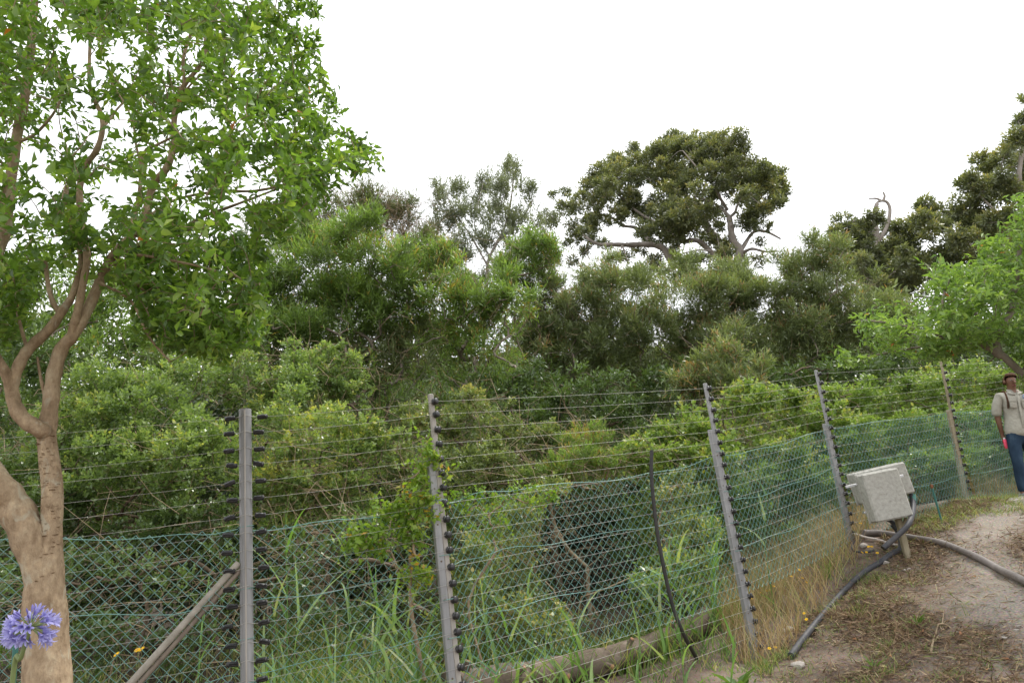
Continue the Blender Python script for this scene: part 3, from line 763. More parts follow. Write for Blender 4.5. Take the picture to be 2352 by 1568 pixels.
YR = 27.0
rg_limbs = [([(2420, 900, YR), (2400, 700, YR), (2370, 560, YR), (2340, 440, YR), (2350, 330, YR), (2370, 200, YR)], .5, .12),
            ([(2380, 600, YR), (2300, 500, YR), (2240, 440, YR)], .2, .06), ([(2400, 700, YR), (2280, 620, YR), (2210, 540, YR)], .2, .06)]
rg_clumps = [(x, y, YR, r) for x, y, r in ((2345, 290, 26), (2380, 240, 50), (2330, 335, 34), (2300, 360, 30), (2275, 375, 32), (2290, 410, 34), (2340, 400, 40), (2240, 425, 30), (2222, 415, 22), (2255, 450, 30),
             (2295, 455, 30), (2335, 450, 30), (2215, 480, 30), (2240, 500, 34), (2200, 510, 30), (2270, 510, 36), (2310, 520, 40), (2200, 555, 34), (2240, 560, 38), (2280, 570, 40), (2180, 590, 34), (2220, 610, 40),
             (2345, 560, 44), (2160, 620, 34), (2130, 490, 30), (2150, 510, 28), (2110, 500, 26), (2130, 530, 24), (2400, 380, 60), (2420, 500, 60), (2260, 640, 50), (2330, 640, 50))]
skeleton_tree('gum_tree', 'dark gum tree rising above the right edge of the thicket', 'tree', rg_limbs, rg_clumps, M['leaf_gum'], M['bark_gum'], .2, .08, 13, m=5, cov=1.5, sub=5, tl=.22, ends_per=2, r0=.014, tone0=.46, tip=.42, squash=.85)
rm_limbs = [([(1990, 900, YR+2), (2000, 700, YR+2), (1990, 600, YR+2), (1960, 560, YR+2)], .4, .1), ([(1995, 650, YR+2), (2050, 580, YR+2), (2080, 530, YR+2)], .2, .06)]
rm_clumps = [(x, y, YR+2, r) for x, y, r in ((1950, 530, 32), (1925, 550, 28), (1980, 545, 30), (1935, 580, 30), (1965, 585, 32), (2000, 570, 30), (1990, 610, 34), (1960, 620, 34), (2030, 600, 32), (2070, 520, 28),
             (2060, 555, 32), (2090, 560, 30), (2100, 590, 30), (2050, 590, 34), (2080, 620, 36), (2040, 640, 40), (2110, 640, 36), (2000, 650, 36), (2070, 660, 36), (2010, 500, 20), (2120, 610, 26), (1985, 515, 20))] + [(x, y, 26.4, r) for x, y, r in ((2000, 575, 20), (2020, 600, 24), (2050, 620, 26), (2005, 640, 26), (1985, 600, 22), (2070, 590, 22), (2035, 660, 26))]
skeleton_tree('gum_tree', 'low rounded gum tree around the broken dead trunk', 'tree', rm_limbs, rm_clumps, M['leaf_gum'], M['bark_gum'], .19, .07, 14, m=5, cov=1.7, sub=5, tl=.22, ends_per=2, r0=.014, tone0=.38, tip=.4, squash=.8)

# broken dead trunk among the gum trees
def Q7(cx, cy):
    return ((3300 + cx * .70132) * .57422, (400 + cy * .70132) * .57422)
YD = 27.3
db = Buf()
dead_base = P(*Q7(285, 1000), YD)
DT = thing('dead_tree', dead_base, 'broken grey dead trunk with a bent hooked branch above the thicket', 'dead tree')
def qpoly(pts): return catmull([P(*Q7(*p), YD) for p in pts], 6)
c = qpoly([(285, 1000), (290, 880), (300, 800), (285, 700), (290, 620), (300, 580)])
tube(db, c, np.interp(np.linspace(0, 1, len(c)), [0, .3, .6, .9, 1], [.11, .11, .105, .085, .04]) * (1 + .08*np.sin(np.arange(len(c))*2.1)), 9)
build('trunk', db, M['bark_gum'], DT)
for pts, r in (([(310, 800), (345, 740), (365, 680), (370, 620), (355, 585), (330, 575), (305, 580)], (.085, .045)), ([(330, 578), (340, 550), (332, 525)], (.06, .03)), ([(318, 572), (290, 562), (250, 563)], (.05, .025)),
               ([(300, 690), (280, 668), (262, 672)], (.05, .03)), ([(290, 770), (215, 725), (190, 700), (160, 690)], (.06, .03)), ([(300, 680), (330, 690), (350, 700)], (.05, .04))):
    bb = Buf(); c = qpoly(pts); tube(bb, c, np.linspace(r[0], r[1], len(c)), 7); build('branch', bb, M['bark_gum'], DT)

# ------------------------------------------------------------------ thicket behind the fence
AC = dict(L=.115, W=.019, skirt=.2, m=8, spread=.5, tip=.3, kind='quad', r0=.004, up=.6)
bush('acacia_tree', 'bright green narrow-leaved tree between the near tree and the slender tree', 'tree',
     [(850, 590, 12, 137, 106), (720, 610, 12.3, 127, 116), (640, 690, 12.3, 95, 116), (820, 730, 12.5, 169, 95), (930, 650, 12, 84, 116), (800, 690, 12.6, 130, 90), (930, 730, 12.4, 110, 80), (700, 560, 12.6, 90, 60), (960, 600, 12.6, 70, 60)],
     M['leaf_acacia'], M['bark_grey'], seed=21, cov=1.15, sub=9, rel=.42, tone0=.5, dead=30, **AC)
bush('acacia_tree', 'olive tree with bare twiggy top at the near tree\'s right edge', 'tree', [(820, 470, 14, 90, 60), (880, 500, 14.2, 80, 70), (740, 500, 14, 80, 60), (640, 520, 14.2, 100, 60), (930, 500, 14.2, 55, 60), (965, 560, 14.2, 60, 60)],
     M['leaf_olive'], M['bark_grey'], seed=22, cov=.8, sub=7, rel=.45, tone0=.45, dead=160, deadlen=.9, **{**AC, 'tip': .2})
bush('acacia_tree', 'lime green tufted tree in the middle of the thicket', 'tree', [(1090, 680, 11.5, 137, 74), (1160, 690, 11.3, 84, 53), (1020, 650, 11.8, 84, 63), (1080, 760, 11.8, 116, 63), (1020, 590, 12, 63, 42)],
     M['leaf_acacia'], M['bark_grey'], seed=23, cov=1.1, sub=9, rel=.42, tone0=.6, dead=40, **AC)
bush('acacia_tree', 'small yellow-green domed tree standing left of the large gum', 'tree', [(1215, 577, 13.5, 79, 53), (1260, 582, 13.5, 47, 42), (1170, 612, 13.7, 47, 42), (1200, 642, 13.8, 63, 42)],
     M['leaf_acacia'], M['bark_grey'], seed=24, cov=1.3, sub=8, rel=.45, tone0=.58, dead=30, **AC)
bush('acacia_tree', 'shaded dense tree low behind the small-leaved shrubs', 'tree', [(960, 800, 12.5, 130, 110), (860, 830, 12.8, 110, 90), (640, 780, 13, 120, 130), (1130, 860, 12.8, 100, 70)],
     M['leaf_olive'], M['bark_grey'], seed=25, cov=.8, sub=7, rel=.45, tone0=.45, dead=80, **AC)
bush('acacia_tree', 'grey-green dense tree below the large gum\'s left side', 'tree', [(1390, 658, 14, 106, 74), (1330, 718, 14, 106, 106), (1420, 758, 14.2, 116, 106), (1300, 798, 14, 95, 95), (1270, 700, 14.2, 80, 80), (1240, 780, 14, 80, 80), (1370, 630, 14.6, 70, 45)],
     M['leaf_olive'], M['bark_grey'], seed=26, cov=1.1, sub=9, rel=.42, tone0=.5, dead=40, **AC)
bush('acacia_tree', 'broad olive tree below the large gum\'s trunk', 'tree', [(1560, 688, 14.5, 159, 90), (1680, 678, 15, 116, 79), (1500, 758, 14.3, 116, 95), (1640, 778, 14.6, 137, 95), (1750, 698, 15, 84, 95), (1450, 650, 15, 75, 50), (1560, 635, 15.6, 85, 45), (1660, 630, 15.6, 80, 45)],
     M['leaf_olive'], M['bark_grey'], seed=27, cov=1.1, sub=9, rel=.42, tone0=.52, dead=40, **AC)
bush('acacia_tree', 'tall dome-topped olive tree right of the large gum', 'tree', [(1850, 618, 15, 84, 84), (1900, 658, 15, 116, 95), (1830, 718, 15, 116, 95), (1960, 718, 15.2, 127, 95), (2010, 778, 15.4, 116, 84), (1870, 778, 15, 127, 74)],
     M['leaf_olive'], M['bark_grey'], seed=28, cov=1.1, sub=9, rel=.42, tone0=.5, dead=40, **AC)
bush('acacia_shrub', 'rust-tinged narrow-leaved shrub in front of the olive trees', 'shrub', [(1670, 820, 11.5, 80, 60), (1600, 870, 11.6, 70, 50), (1720, 880, 11.6, 60, 45)],
     M['leaf_olive'], M['bark_grey'], seed=29, cov=1.3, sub=9, rel=.45, tone0=.62, dead=20, **AC)
bush('glossy_shrub', 'dark glossy shrub in the shade behind the fence wires', 'shrub', [(1330, 905, 10.2, 120, 60), (1250, 960, 10, 80, 60), (1420, 950, 10.2, 80, 60), (1220, 880, 10.6, 80, 60), (1120, 900, 10.6, 80, 50)],
     M['leaf_dark'], M['bark_dark'], L=.085, W=.028, seed=30, cov=.9, sub=8, rel=.45, tone0=.55, tip=.25, m=8, spread=.7)
bush('thicket_shrub', 'deep shaded shrub filling the gap between the olive trees', 'shrub', [(1560, 880, 13, 200, 60), (1830, 880, 13.5, 200, 60), (2080, 860, 14, 160, 70), (2250, 780, 15, 140, 110)],
     M['leaf_dark'], M['bark_dark'], L=.12, W=.04, seed=31, cov=.8, sub=7, rel=.45, tone0=.5, tip=.2, m=8, spread=.7)

SH = dict(max_r=.016, L=.039, W=.025, skirt=.25, m=8, spread=.9, tip=.25, kind='quad', r0=.0025, up=.45)
bush('small_leaved_shrub', 'bright small-leaved shrub behind the near tree\'s trunk', 'shrub', [(330, 940, 6.9, 190, 140), (180, 1010, 6.6, 120, 170), (430, 1060, 6.5, 150, 130), (300, 1100, 6.4, 170, 110)],
     M['leaf_shrub'], M['bark_dark'], seed=41, cov=1.3, sub=10, rel=.4, tone0=.5, dead=60, **SH)
bush('small_leaved_shrub', 'upright small-leaved shrub reaching highest behind the round steel post', 'shrub', [(720, 850, 8.2, 120, 80), (660, 900, 8, 100, 90), (800, 870, 8.3, 80, 70), (560, 880, 8, 100, 90)],
     M['leaf_shrub'], M['bark_dark'], seed=42, cov=1.3, sub=10, rel=.4, tone0=.5, dead=60, **SH)
bush('small_leaved_shrub', 'rounded yellow-green shrub right of the round steel post', 'shrub', [(720, 1010, 6.9, 150, 110), (850, 1030, 7, 90, 90), (650, 1100, 6.6, 110, 90), (780, 1120, 6.8, 110, 60)],
     M['leaf_shrub'], M['bark_dark'], seed=43, cov=1.3, sub=10, rel=.4, tone0=.58, dead=60, **SH)
bush('small_leaved_shrub', 'shaded shrub at the left edge behind the forked trunk', 'shrub', [(40, 900, 7.2, 130, 170), (-60, 1100, 6.6, 140, 140), (120, 1180, 6.2, 140, 70), (420, 1210, 6.2, 150, 50)],
     M['leaf_dark'], M['bark_dark'], seed=44, cov=1.3, sub=9, rel=.42, tone0=.6, dead=40, **SH)
bush('scrub_bush', 'grey-green straggly scrub between the two left fence posts and beyond', 'shrub', [(960, 960, 8.4, 80, 60), (1080, 960, 8.6, 110, 70), (1200, 1010, 8.6, 100, 60), (1120, 1060, 8, 110, 60), (940, 1080, 7.4, 70, 80)],
     M['leaf_scrub'], M['bark_dark'], seed=45, cov=1.3, sub=10, rel=.4, tone0=.5, dead=40, **SH)
bush('scrub_bush', 'broom-like yellow-tipped bush behind the chain-link top', 'shrub', [(1340, 1010, 8.4, 80, 50), (1290, 1060, 8, 80, 45), (1390, 1060, 8.2, 70, 45)],
     M['leaf_acacia'], M['twig_dry'], L=.05, W=.008, seed=46, m=9, cov=1.1, sub=8, rel=.45, tone0=.6, spread=.35, up=1.0, dead=60, r0=.0025, tip=.35, skirt=.2)

BR = dict(max_r=.008, L=.06, W=.038, skirt=.6, m=7, spread=.9, tip=.25, r0=.0025, up=.5, upn=1.0)
bush('bramble_mound', 'pale bramble mound rising beside the third fence post', 'shrub', [(1560, 1000, 9, 120, 60), (1700, 930, 9.8, 100, 60), (1480, 1050, 8.4, 90, 50), (1640, 1050, 8.6, 110, 50)],
     M['leaf_bramble'], M['bark_dark'], seed=51, cov=1.4, sub=10, rel=.4, tone0=.55, dead=40, **BR)
bush('bramble_mound', 'leafy bramble mound behind the fourth fence post', 'shrub', [(1830, 950, 10.4, 110, 60), (1930, 920, 11, 110, 50), (1800, 1040, 9.4, 100, 55), (1960, 1010, 10, 110, 60)],
     M['leaf_bramble'], M['bark_dark'], seed=52, cov=1.4, sub=10, rel=.4, tone0=.55, dead=40, **BR)
bush('bramble_mound', 'bramble bank behind the weathered timber post', 'shrub', [(2080, 910, 12, 130, 50), (2220, 880, 12.6, 130, 55), (2110, 990, 11, 130, 60), (2260, 970, 11.6, 130, 70), (2350, 900, 12.4, 100, 70)],
     M['leaf_bramble'], M['bark_dark'], seed=53, cov=1.15, sub=10, rel=.4, tone0=.5, dead=40, **BR)
bush('bramble_mound', 'low shaded brambles against the chain-link near the concrete box', 'shrub', [(1720, 1120, 8.7, 100, 50), (1860, 1100, 9.4, 110, 50), (2020, 1080, 10, 120, 40), (2150, 1060, 10.6, 110, 40), (2290, 1040, 11, 100, 40)],
     M['leaf_shrub'], M['bark_dark'], seed=54, cov=1.15, sub=9, rel=.42, tone0=.42, dead=40, **{**BR, 'L': .045, 'W': .028})
bush('bramble_mound', 'sparse overhanging brambles around the dark hollow', 'shrub', [(1270, 1130, 7.2, 90, 40), (1180, 1190, 6.7, 110, 70), (1100, 1260, 6.4, 80, 80), (1250, 1240, 7.2, 60, 40), (1540, 1120, 7.6, 80, 50), (1580, 1230, 7.4, 70, 60)],
     M['leaf_scrub'], M['twig_dry'], seed=55, cov=.9, sub=8, rel=.4, tone0=.6, dead=14, **{**BR, 'L': .04, 'W': .022})
bush('understorey_shrub', 'thin brown understorey in the shade behind the left chain-link', 'shrub', [(250, 1330, 5.9, 200, 80), (480, 1350, 5.9, 160, 90), (700, 1300, 5.9, 120, 90), (820, 1220, 6.2, 110, 60), (60, 1350, 5.6, 140, 90)],
     M['leaf_dark'], M['bark_dark'], seed=56, cov=.3, sub=6, rel=.5, tone0=.8, dead=40, deadlen=.6, **SH)

UB = dict(leafm=M['leaf_shade'], barkm=M['bark_dark'], L=.075, W=.038, m=6, sub=6, rel=.5, spread=.9, skirt=.6, r0=.003, tone0=.45, tip=.2, cave=True, dead=5, deadlen=.7)  # backing shrubs added to deepen the hollows, their shade put into leaf colour
bush('understorey_shrub', 'shade-coloured backing shrub wall behind the left chain-link', 'shrub', [(20, 1260, 8.7, 200, 110), (330, 1280, 8.6, 200, 110), (620, 1270, 8.6, 180, 110), (880, 1260, 8.7, 150, 100), (-200, 1260, 8.7, 200, 120), (500, 1130, 8.9, 160, 100), (480, 990, 9.3, 140, 100), (180, 1130, 8.9, 180, 100), (880, 1120, 9, 120, 90)], seed=65, cov=.8, **UB)
bush('understorey_shrub', 'shade-coloured backing shrub wall at the back of the dark hollow', 'shrub', [(1180, 1180, 11.8, 140, 110), (1380, 1160, 12.2, 170, 120), (1600, 1130, 12.4, 160, 90)], seed=66, cov=.8, **UB)
BK = dict(leafm=M['leaf_olive'], barkm=M['bark_dark'], L=.2, W=.07, m=6, sub=6, rel=.45, spread=.8, skirt=.5, r0=.006, tone0=.4, tip=.15)
bush('thicket_tree', 'dim backdrop tree behind the small-leaved shrubs on the left', 'tree', [(60, 780, 14, 220, 150), (420, 820, 14, 220, 130), (740, 830, 15, 200, 130), (-220, 780, 14, 200, 160)], seed=62, cov=.95, **BK)
bush('thicket_tree', 'dim backdrop tree behind the middle of the thicket', 'tree', [(1000, 850, 16, 180, 130), (1240, 820, 17, 180, 120), (1480, 830, 17.5, 200, 110)], seed=63, cov=.95, **BK)
bush('thicket_tree', 'dim backdrop tree behind the brambles on the right', 'tree', [(1740, 820, 18, 200, 110), (1980, 800, 18.5, 200, 110), (2230, 740, 19, 200, 130), (2430, 700, 19, 200, 160)], seed=64, cov=.95, **BK)
bush('thicket_tree', 'mid-green tree seen through the near tree\'s lower boughs', 'tree', [(120, 700, 10.5, 200, 130), (380, 760, 10.5, 170, 120), (-120, 720, 10.5, 180, 150), (560, 760, 10.8, 120, 110), (230, 800, 10.2, 110, 80), (260, 690, 10.6, 110, 80), (60, 820, 10.2, 110, 80)],
     M['leaf_acacia'], M['bark_grey'], seed=61, L=.13, W=.035, m=7, cov=.8, sub=8, rel=.42, tone0=.45, spread=.7, skirt=.5)

# ------------------------------------------------------------------ near trees with traced boughs
def in_poly(x, y, poly):
    poly = np.asarray(poly, float); inside = np.zeros(len(x), bool); j = len(poly) - 1
    for i in range(len(poly)):
        xi, yi = poly[i]; xj, yj = poly[j]
        c = ((yi > y) != (yj > y)) & (x < (xj - xi) * (y - yi) / (yj - yi + 1e-12) + xi)
        inside ^= c; j = i
    return inside

def boughed_tree(name, label, trunk, limbs, poly, gaps, Yc, Ys, n_spray, L, W, leafm, barkm, seed, m=9, r0=.0022, tone0=.45, tip=.2, spread=.8, thick=1.0, extra=(), n_parts=300, droop=.15, shape=None):
    rng = np.random.default_rng(seed)
    base = P(*trunk[0][0]) if len(trunk[0][0]) == 3 else np.array(trunk[0][0])
    tb = [P(*p[0]) for p in trunk]
    base = np.array([tb[0][0], tb[0][1], hz(tb[0][0], tb[0][1]) - .04]); tb[0] = base
    T = thing(name, base, label, 'tree')
    B = Buf()
    c = catmull(tb, 8)
    rr = np.interp(np.linspace(0, len(tb)-1, len(c)), np.arange(len(tb)), [PXM(p[1] / 2, p[0][2]) for p in trunk])
    rr = rr * (1 + .025 * np.sin(np.arange(len(c)) * .53) + rng.normal(size=len(c)) * .008)
    tube(B, c, rr, 16)
    tr = build('trunk', B, barkm, T)
    skel = [c[len(c)//2:]]
    for pp in limbs:
        c = catmull([P(*p[0]) for p in pp], 6)
        rr = np.interp(np.linspace(0, len(pp)-1, len(c)), np.arange(len(pp)), [PXM(p[1] / 2, p[0][2]) for p in pp])
        rr = rr * (1 + .06 * np.sin(np.arange(len(c)) * 1.3 + pp[0][1]))
        b2 = Buf(); tube(b2, c, rr, 12 if rr[0] > .015 else 7)
        build('bough', b2, barkm, T)
        skel.append(c)
    S = np.vstack(skel)
    poly = np.array(poly, float); lo, hi = poly.min(0), poly.max(0)
    E = np.zeros((0, 3))
    while len(E) < n_spray:
        k = 4000
        x, y = rng.uniform(lo[0], hi[0], k), rng.uniform(lo[1], hi[1], k)
        ok = in_poly(x, y, poly)
        for gx_, gy_, gr in gaps:
            ok &= ~((np.hypot(x - gx_, y - gy_) < gr) & (rng.random(k) < .93))
        ok &= rng.random(k) < .25 + .75 * np.clip((vnoise(x, y, 1/55, seed) - .3) * 3, 0, 1)
        x, y = x[ok], y[ok]
        # crowns bulge: the depth range narrows towards the outline
        d = np.full(len(x), 1e9)
        for a, b2 in zip(poly, np.roll(poly, -1, 0)):
            ab = b2 - a; t = np.clip(((x-a[0])*ab[0] + (y-a[1])*ab[1]) / (ab.dot(ab) + 1e-9), 0, 1)
            d = np.minimum(d, np.hypot(x-a[0]-t*ab[0], y-a[1]-t*ab[1]))
        half = Ys * np.sqrt(np.clip(d / 160, .02, 1))
        Y = Yc + rng.uniform(-1, 1, len(x)) * half
        E = np.vstack([E, np.array([P(a, b2, q) for a, b2, q in zip(x, y, Y)]).reshape(-1, 3)])
    E = E[:n_spray]
    for poly2, k2, y0, y1 in extra:
        q2 = np.array(poly2, float); x, y = rng.uniform(q2[:, 0].min(), q2[:, 0].max(), k2 * 3), rng.uniform(q2[:, 1].min(), q2[:, 1].max(), k2 * 3)
        ok = in_poly(x, y, q2); x, y = x[ok][:k2], y[ok][:k2]
        E = np.vstack([E, np.array([P(a, b2, c) for a, b2, c in zip(x, y, rng.uniform(y0, y1, len(x)))])])
    # greedy twigs from the boughs
    GB = Buf(); NA = np.zeros((len(S) + len(E) * 5, 3)); NA[:len(S)] = S; cnt = len(S)
    order = np.argsort([np.min(np.linalg.norm(S - e, axis=1)) for e in E])
    D = np.zeros_like(E)
    for i in order:
        e = E[i]; v = e - NA[:cnt]; ds = np.linalg.norm(v, axis=1)
        j = int(np.argmin(ds * (1 + .5 * np.clip(-v[:, 2] / np.maximum(ds, 1e-6), 0, 1))))
        off = rng.normal(size=3) * .09 * ds[j] + np.array([0, 0, .08 * ds[j]])
        ch = np.array([NA[j] * (1 - t) + e * t + off * math.sin(math.pi * t) for t in np.linspace(0, 1, 5)])
        r = r0 * (1 + 1.3 * min(ds[j] / .5, 2))
        tube(GB, ch, np.linspace(r, r0 * .6, 5), 3, caps=False)
        NA[cnt:cnt + 4] = ch[1:]; cnt += 4
        D[i] = ch[4] - ch[3]
    D = nrm(nrm(D) + rng.normal(size=D.shape) * .35)
    build('twigs', GB, M['bark_flake'] if barkm is M['bark_near'] else barkm, T, kind='stuff')
    ts = np.clip(tone0 + rng.normal(size=len(E)) * .12 + tip * (rng.random(len(E)) < .25), 0, .8)
    arr = spray_leaves(rng, E, D, L * 2.4, m, L, W, ts, spread, droop, .8, .1)
    arr[5][:] = np.minimum(arr[5], .93)
    arr[5][rng.random(len(arr[5])) < .002] = 1.0
    # the leaves that show largest are single parts
    rel = arr[0] - np.array([0, 0, EYE]); cc = rel @ R_WC
    px, py = CX + F * cc[:, 0] / -cc[:, 2], CY - F * cc[:, 1] / -cc[:, 2]
    infr = (px > 10) & (px < 2340) & (py > 10) & (py < 1550)
    Nn = nrm(np.cross(np.cross(arr[1], arr[2]), arr[1]))
    face = np.abs(np.sum(nrm(rel) * Nn, 1))
    score = np.where(infr, arr[3] * arr[4] * (.2 + face) / np.sum(rel**2, 1), 0)
    top = np.argsort(-score)[:n_parts]; mask = np.ones(len(score), bool); mask[top] = False
    LB = Buf(); add_leaves(LB, *[a[mask] for a in arr], kind='bent')
    build('foliage', LB, leafm, T, kind='stuff')
    lm = []
    for q in range(6):
        b2 = Buf(); add_leaves(b2, np.zeros((1, 3)), np.array([[1., 0, 0]]), np.array([[0, 0, 1.]]), 1.0, 1.0, np.array([.15 + q * .14]), 'fold')
        lm.append(b2.mesh('leaf', leafm))
    for i in top:
        d = nrm(arr[1][i]); s = nrm(np.cross(arr[2][i], d)); u = np.cross(d, s)
        q = int(np.clip((arr[5][i] - .08) / .14, 0, 5))
        inst('leaf', lm[q], T, frame_matrix(arr[0][i], d * arr[3][i], s * arr[4][i], u * arr[3][i]))
    return T, tr

yt = 3.25
trunk = [((112, 1800, yt), 100), ((110, 1650, yt), 94), ((108, 1540, yt), 92), ((104, 1440, yt), 90), ((102, 1360, yt), 84), ((108, 1290, yt), 66), ((118, 1200, yt), 44), ((120, 1120, yt), 46), ((112, 1050, yt), 42), ((105, 985, yt), 42)]
limbs = [
    [((104, 1340, yt), 70), ((66, 1230, yt-.03), 74), ((30, 1160, yt-.05), 72), ((-10, 1105, yt-.1), 62), ((-90, 1000, yt-.1), 58), ((-140, 850, yt), 50), ((-110, 700, yt), 42), ((-30, 610, yt), 34), ((8, 540, yt), 30), ((20, 450, yt), 28), ((36, 330, yt), 26), ((60, 200, yt), 24), ((75, 60, yt), 20), ((88, -120, yt), 16)],
    [((106, 1000, yt), 42), ((116, 930, yt), 35), ((124, 860, yt), 33), ((142, 800, yt), 31), ((168, 770, yt), 27), ((200, 715, yt+.02), 25), ((232, 640, yt+.05), 24), ((258, 590, yt+.05), 22), ((290, 555, yt+.05), 22), ((330, 505, yt), 21), ((352, 425, yt), 19), ((385, 383, yt), 18), ((399, 330, yt), 16), ((400, 278, yt), 15), ((407, 234, yt), 15), ((424, 195, yt), 13), ((468, 137, yt), 10), ((474, 73, yt), 9), ((492, 25, yt), 8), ((505, -100, yt), 6)],
    [((160, 785, yt), 22), ((178, 715, yt-.03), 19), ((192, 645, yt-.05), 17), ((200, 590, yt-.05), 17), ((190, 520, yt), 16), ((183, 440, yt), 16), ((195, 385, yt), 15), ((222, 345, yt), 15), ((235, 300, yt), 13), ((232, 262, yt), 12), ((212, 220, yt), 11), ((205, 176, yt), 10), ((208, 73, yt), 8), ((215, -80, yt), 6)],
    [((240, 620, yt), 17), ((270, 585, yt+.1), 15), ((320, 562, yt+.2), 13), ((370, 548, yt+.25), 12), ((425, 532, yt+.3), 11), ((460, 500, yt+.3), 10), ((515, 480, yt+.3), 8), ((590, 452, yt+.3), 6), ((660, 425, yt+.3), 5)],
    [((108, 992, yt), 40), ((90, 985, yt-.05), 38), ((50, 958, yt-.08), 34), ((30, 915, yt-.08), 30), ((32, 870, yt-.08), 27), ((50, 825, yt-.08), 26), ((72, 795, yt-.05), 25), ((117, 752, yt-.02), 24), ((146, 710, yt), 20), ((163, 685, yt), 17), ((178, 640, yt), 14), ((185, 585, yt), 12), ((165, 520, yt), 9), ((150, 430, yt), 7)],
    [((28, 905, yt-.08), 26), ((10, 850, yt-.12), 22), ((-20, 800, yt-.15), 20), ((-60, 700, yt-.15), 17), ((-50, 560, yt-.1), 14)],
    [((138, 720, yt), 14), ((120, 690, yt), 13), ((110, 650, yt), 11), ((104, 600, yt), 9)],
    [((62, 800, yt), 9), ((45, 740, yt), 8), ((36, 690, yt), 7), ((30, 640, yt), 6)],
    [((104, 915, yt), 9), ((92, 860, yt), 7), ((86, 820, yt), 5)],
    [((295, 550, yt), 12), ((318, 460, yt+.15), 11), ((325, 395, yt+.2), 11), ((332, 350, yt+.2), 9), ((366, 330, yt+.25), 7), ((430, 300, yt+.3), 5)],
    [((326, 390, yt+.2), 7), ((312, 330, yt+.2), 6), ((300, 265, yt+.2), 5), ((250, 180, yt+.2), 4)],
    [((424, 195, yt), 9), ((421, 139, yt), 9), ((434, 90, yt), 8), ((458, 25, yt), 7), ((470, -80, yt), 5)],
    [((240, 290, yt), 6), ((285, 235, yt+.1), 6), ((350, 200, yt+.1), 5), ((450, 205, yt+.1), 4)],
    [((415, 220, yt), 6), ((470, 170, yt), 5), ((540, 185, yt), 4), ((620, 200, yt), 3)],
    [((330, 505, yt), 8), ((400, 460, yt+.2), 7), ((500, 440, yt+.3), 7), ((590, 438, yt+.4), 7), ((695, 414, yt+.4), 6), ((750, 388, yt+.4), 5), ((810, 362, yt+.4), 4)],
    [((250, 600, yt), 8), ((300, 640, yt+.1), 7), ((360, 690, yt+.2), 6), ((450, 730, yt+.3), 5), ((530, 760, yt+.3), 4)],
    [((230, 650, yt), 8), ((300, 690, yt), 7), ((340, 770, yt), 6), ((390, 830, yt), 5)],
    [((270, 580, yt), 8), ((350, 590, yt-.1), 7), ((450, 610, yt-.1), 6), ((560, 640, yt-.1), 4)],
    [((36, 330, yt), 10), ((90, 300, yt), 8), ((140, 220, yt), 6), ((120, 100, yt), 5)],
]
crown_poly = [(-260, -260), (760, -260), (735, -60), (715, 5), (660, 40), (715, 110), (715, 190), (765, 250), (780, 310), (850, 350), (855, 390), (790, 430), (740, 480), (690, 520), (610, 545), (600, 600), (605, 690),
              (595, 760), (540, 790), (510, 825), (440, 815), (330, 770), (290, 700), (265, 650), (225, 640), (205, 560), (150, 620), (110, 600), (70, 690), (40, 780), (-30, 790), (-260, 800)]
crown_gaps = [(105, 440, 48), (228, 372, 26), (285, 440, 40), (25, 545, 40), (60, 480, 34), (560, 540, 30), (230, 500, 30)]
NT, ntr = boughed_tree('broadleaf_tree', 'near broad-leaved tree with smooth tan forked trunk at left', trunk, limbs, crown_poly, crown_gaps, 3.4, 1.0, 3300, .056, .026, M['leaf_near'], M['bark_near'], 71, m=9, tone0=.45, tip=.3, extra=[([(290, 600), (420, 560), (610, 550), (612, 700), (595, 775), (520, 835), (430, 820), (330, 760)], 400, 3.3, 4.1), ([(560, 300), (700, 180), (760, 260), (850, 355), (850, 390), (760, 440), (640, 500)], 50, 3.1, 4.0), ([(715, 0), (745, 20), (735, 110), (745, 190), (800, 250), (815, 310), (880, 345), (890, 390), (850, 400), (780, 330), (715, 200), (705, 110)], 60, 3.2, 3.7)])
# peeling bark flakes on the right stem
rng = np.random.default_rng(5)
fb = Buf()
for q in range(110):
    y = rng.uniform(1000, 1340); cxp = np.interp(y, [985, 1050, 1120, 1200, 1290, 1360], [105, 112, 120, 118, 108, 102]); w = np.interp(y, [985, 1200, 1290, 1360], [21, 22, 33, 42])
    a = rng.uniform(-1.35, 1.35)
    c0 = P(cxp, y, yt); r = PXM(w, yt) * 1.0
    o = np.array([math.sin(a), -math.cos(a), 0]); tdir = np.array([math.cos(a), math.sin(a), 0])
    p = c0 + o * r * 1.0
    h, wd = rng.uniform(.002, .006), rng.uniform(.004, .014)
    v = [p - tdir*wd - o*.004, p + tdir*wd - o*.004, p + tdir*wd*.8 + o*rng.uniform(.002, .008) + [0, 0, h], p - tdir*wd*.8 + o*rng.uniform(.002, .008) + [0, 0, h]]
    fb.add(v, [[0, 1, 2, 3]])
build('bark_flakes', fb, M['bark_near'], NT, kind='stuff', smooth=False)

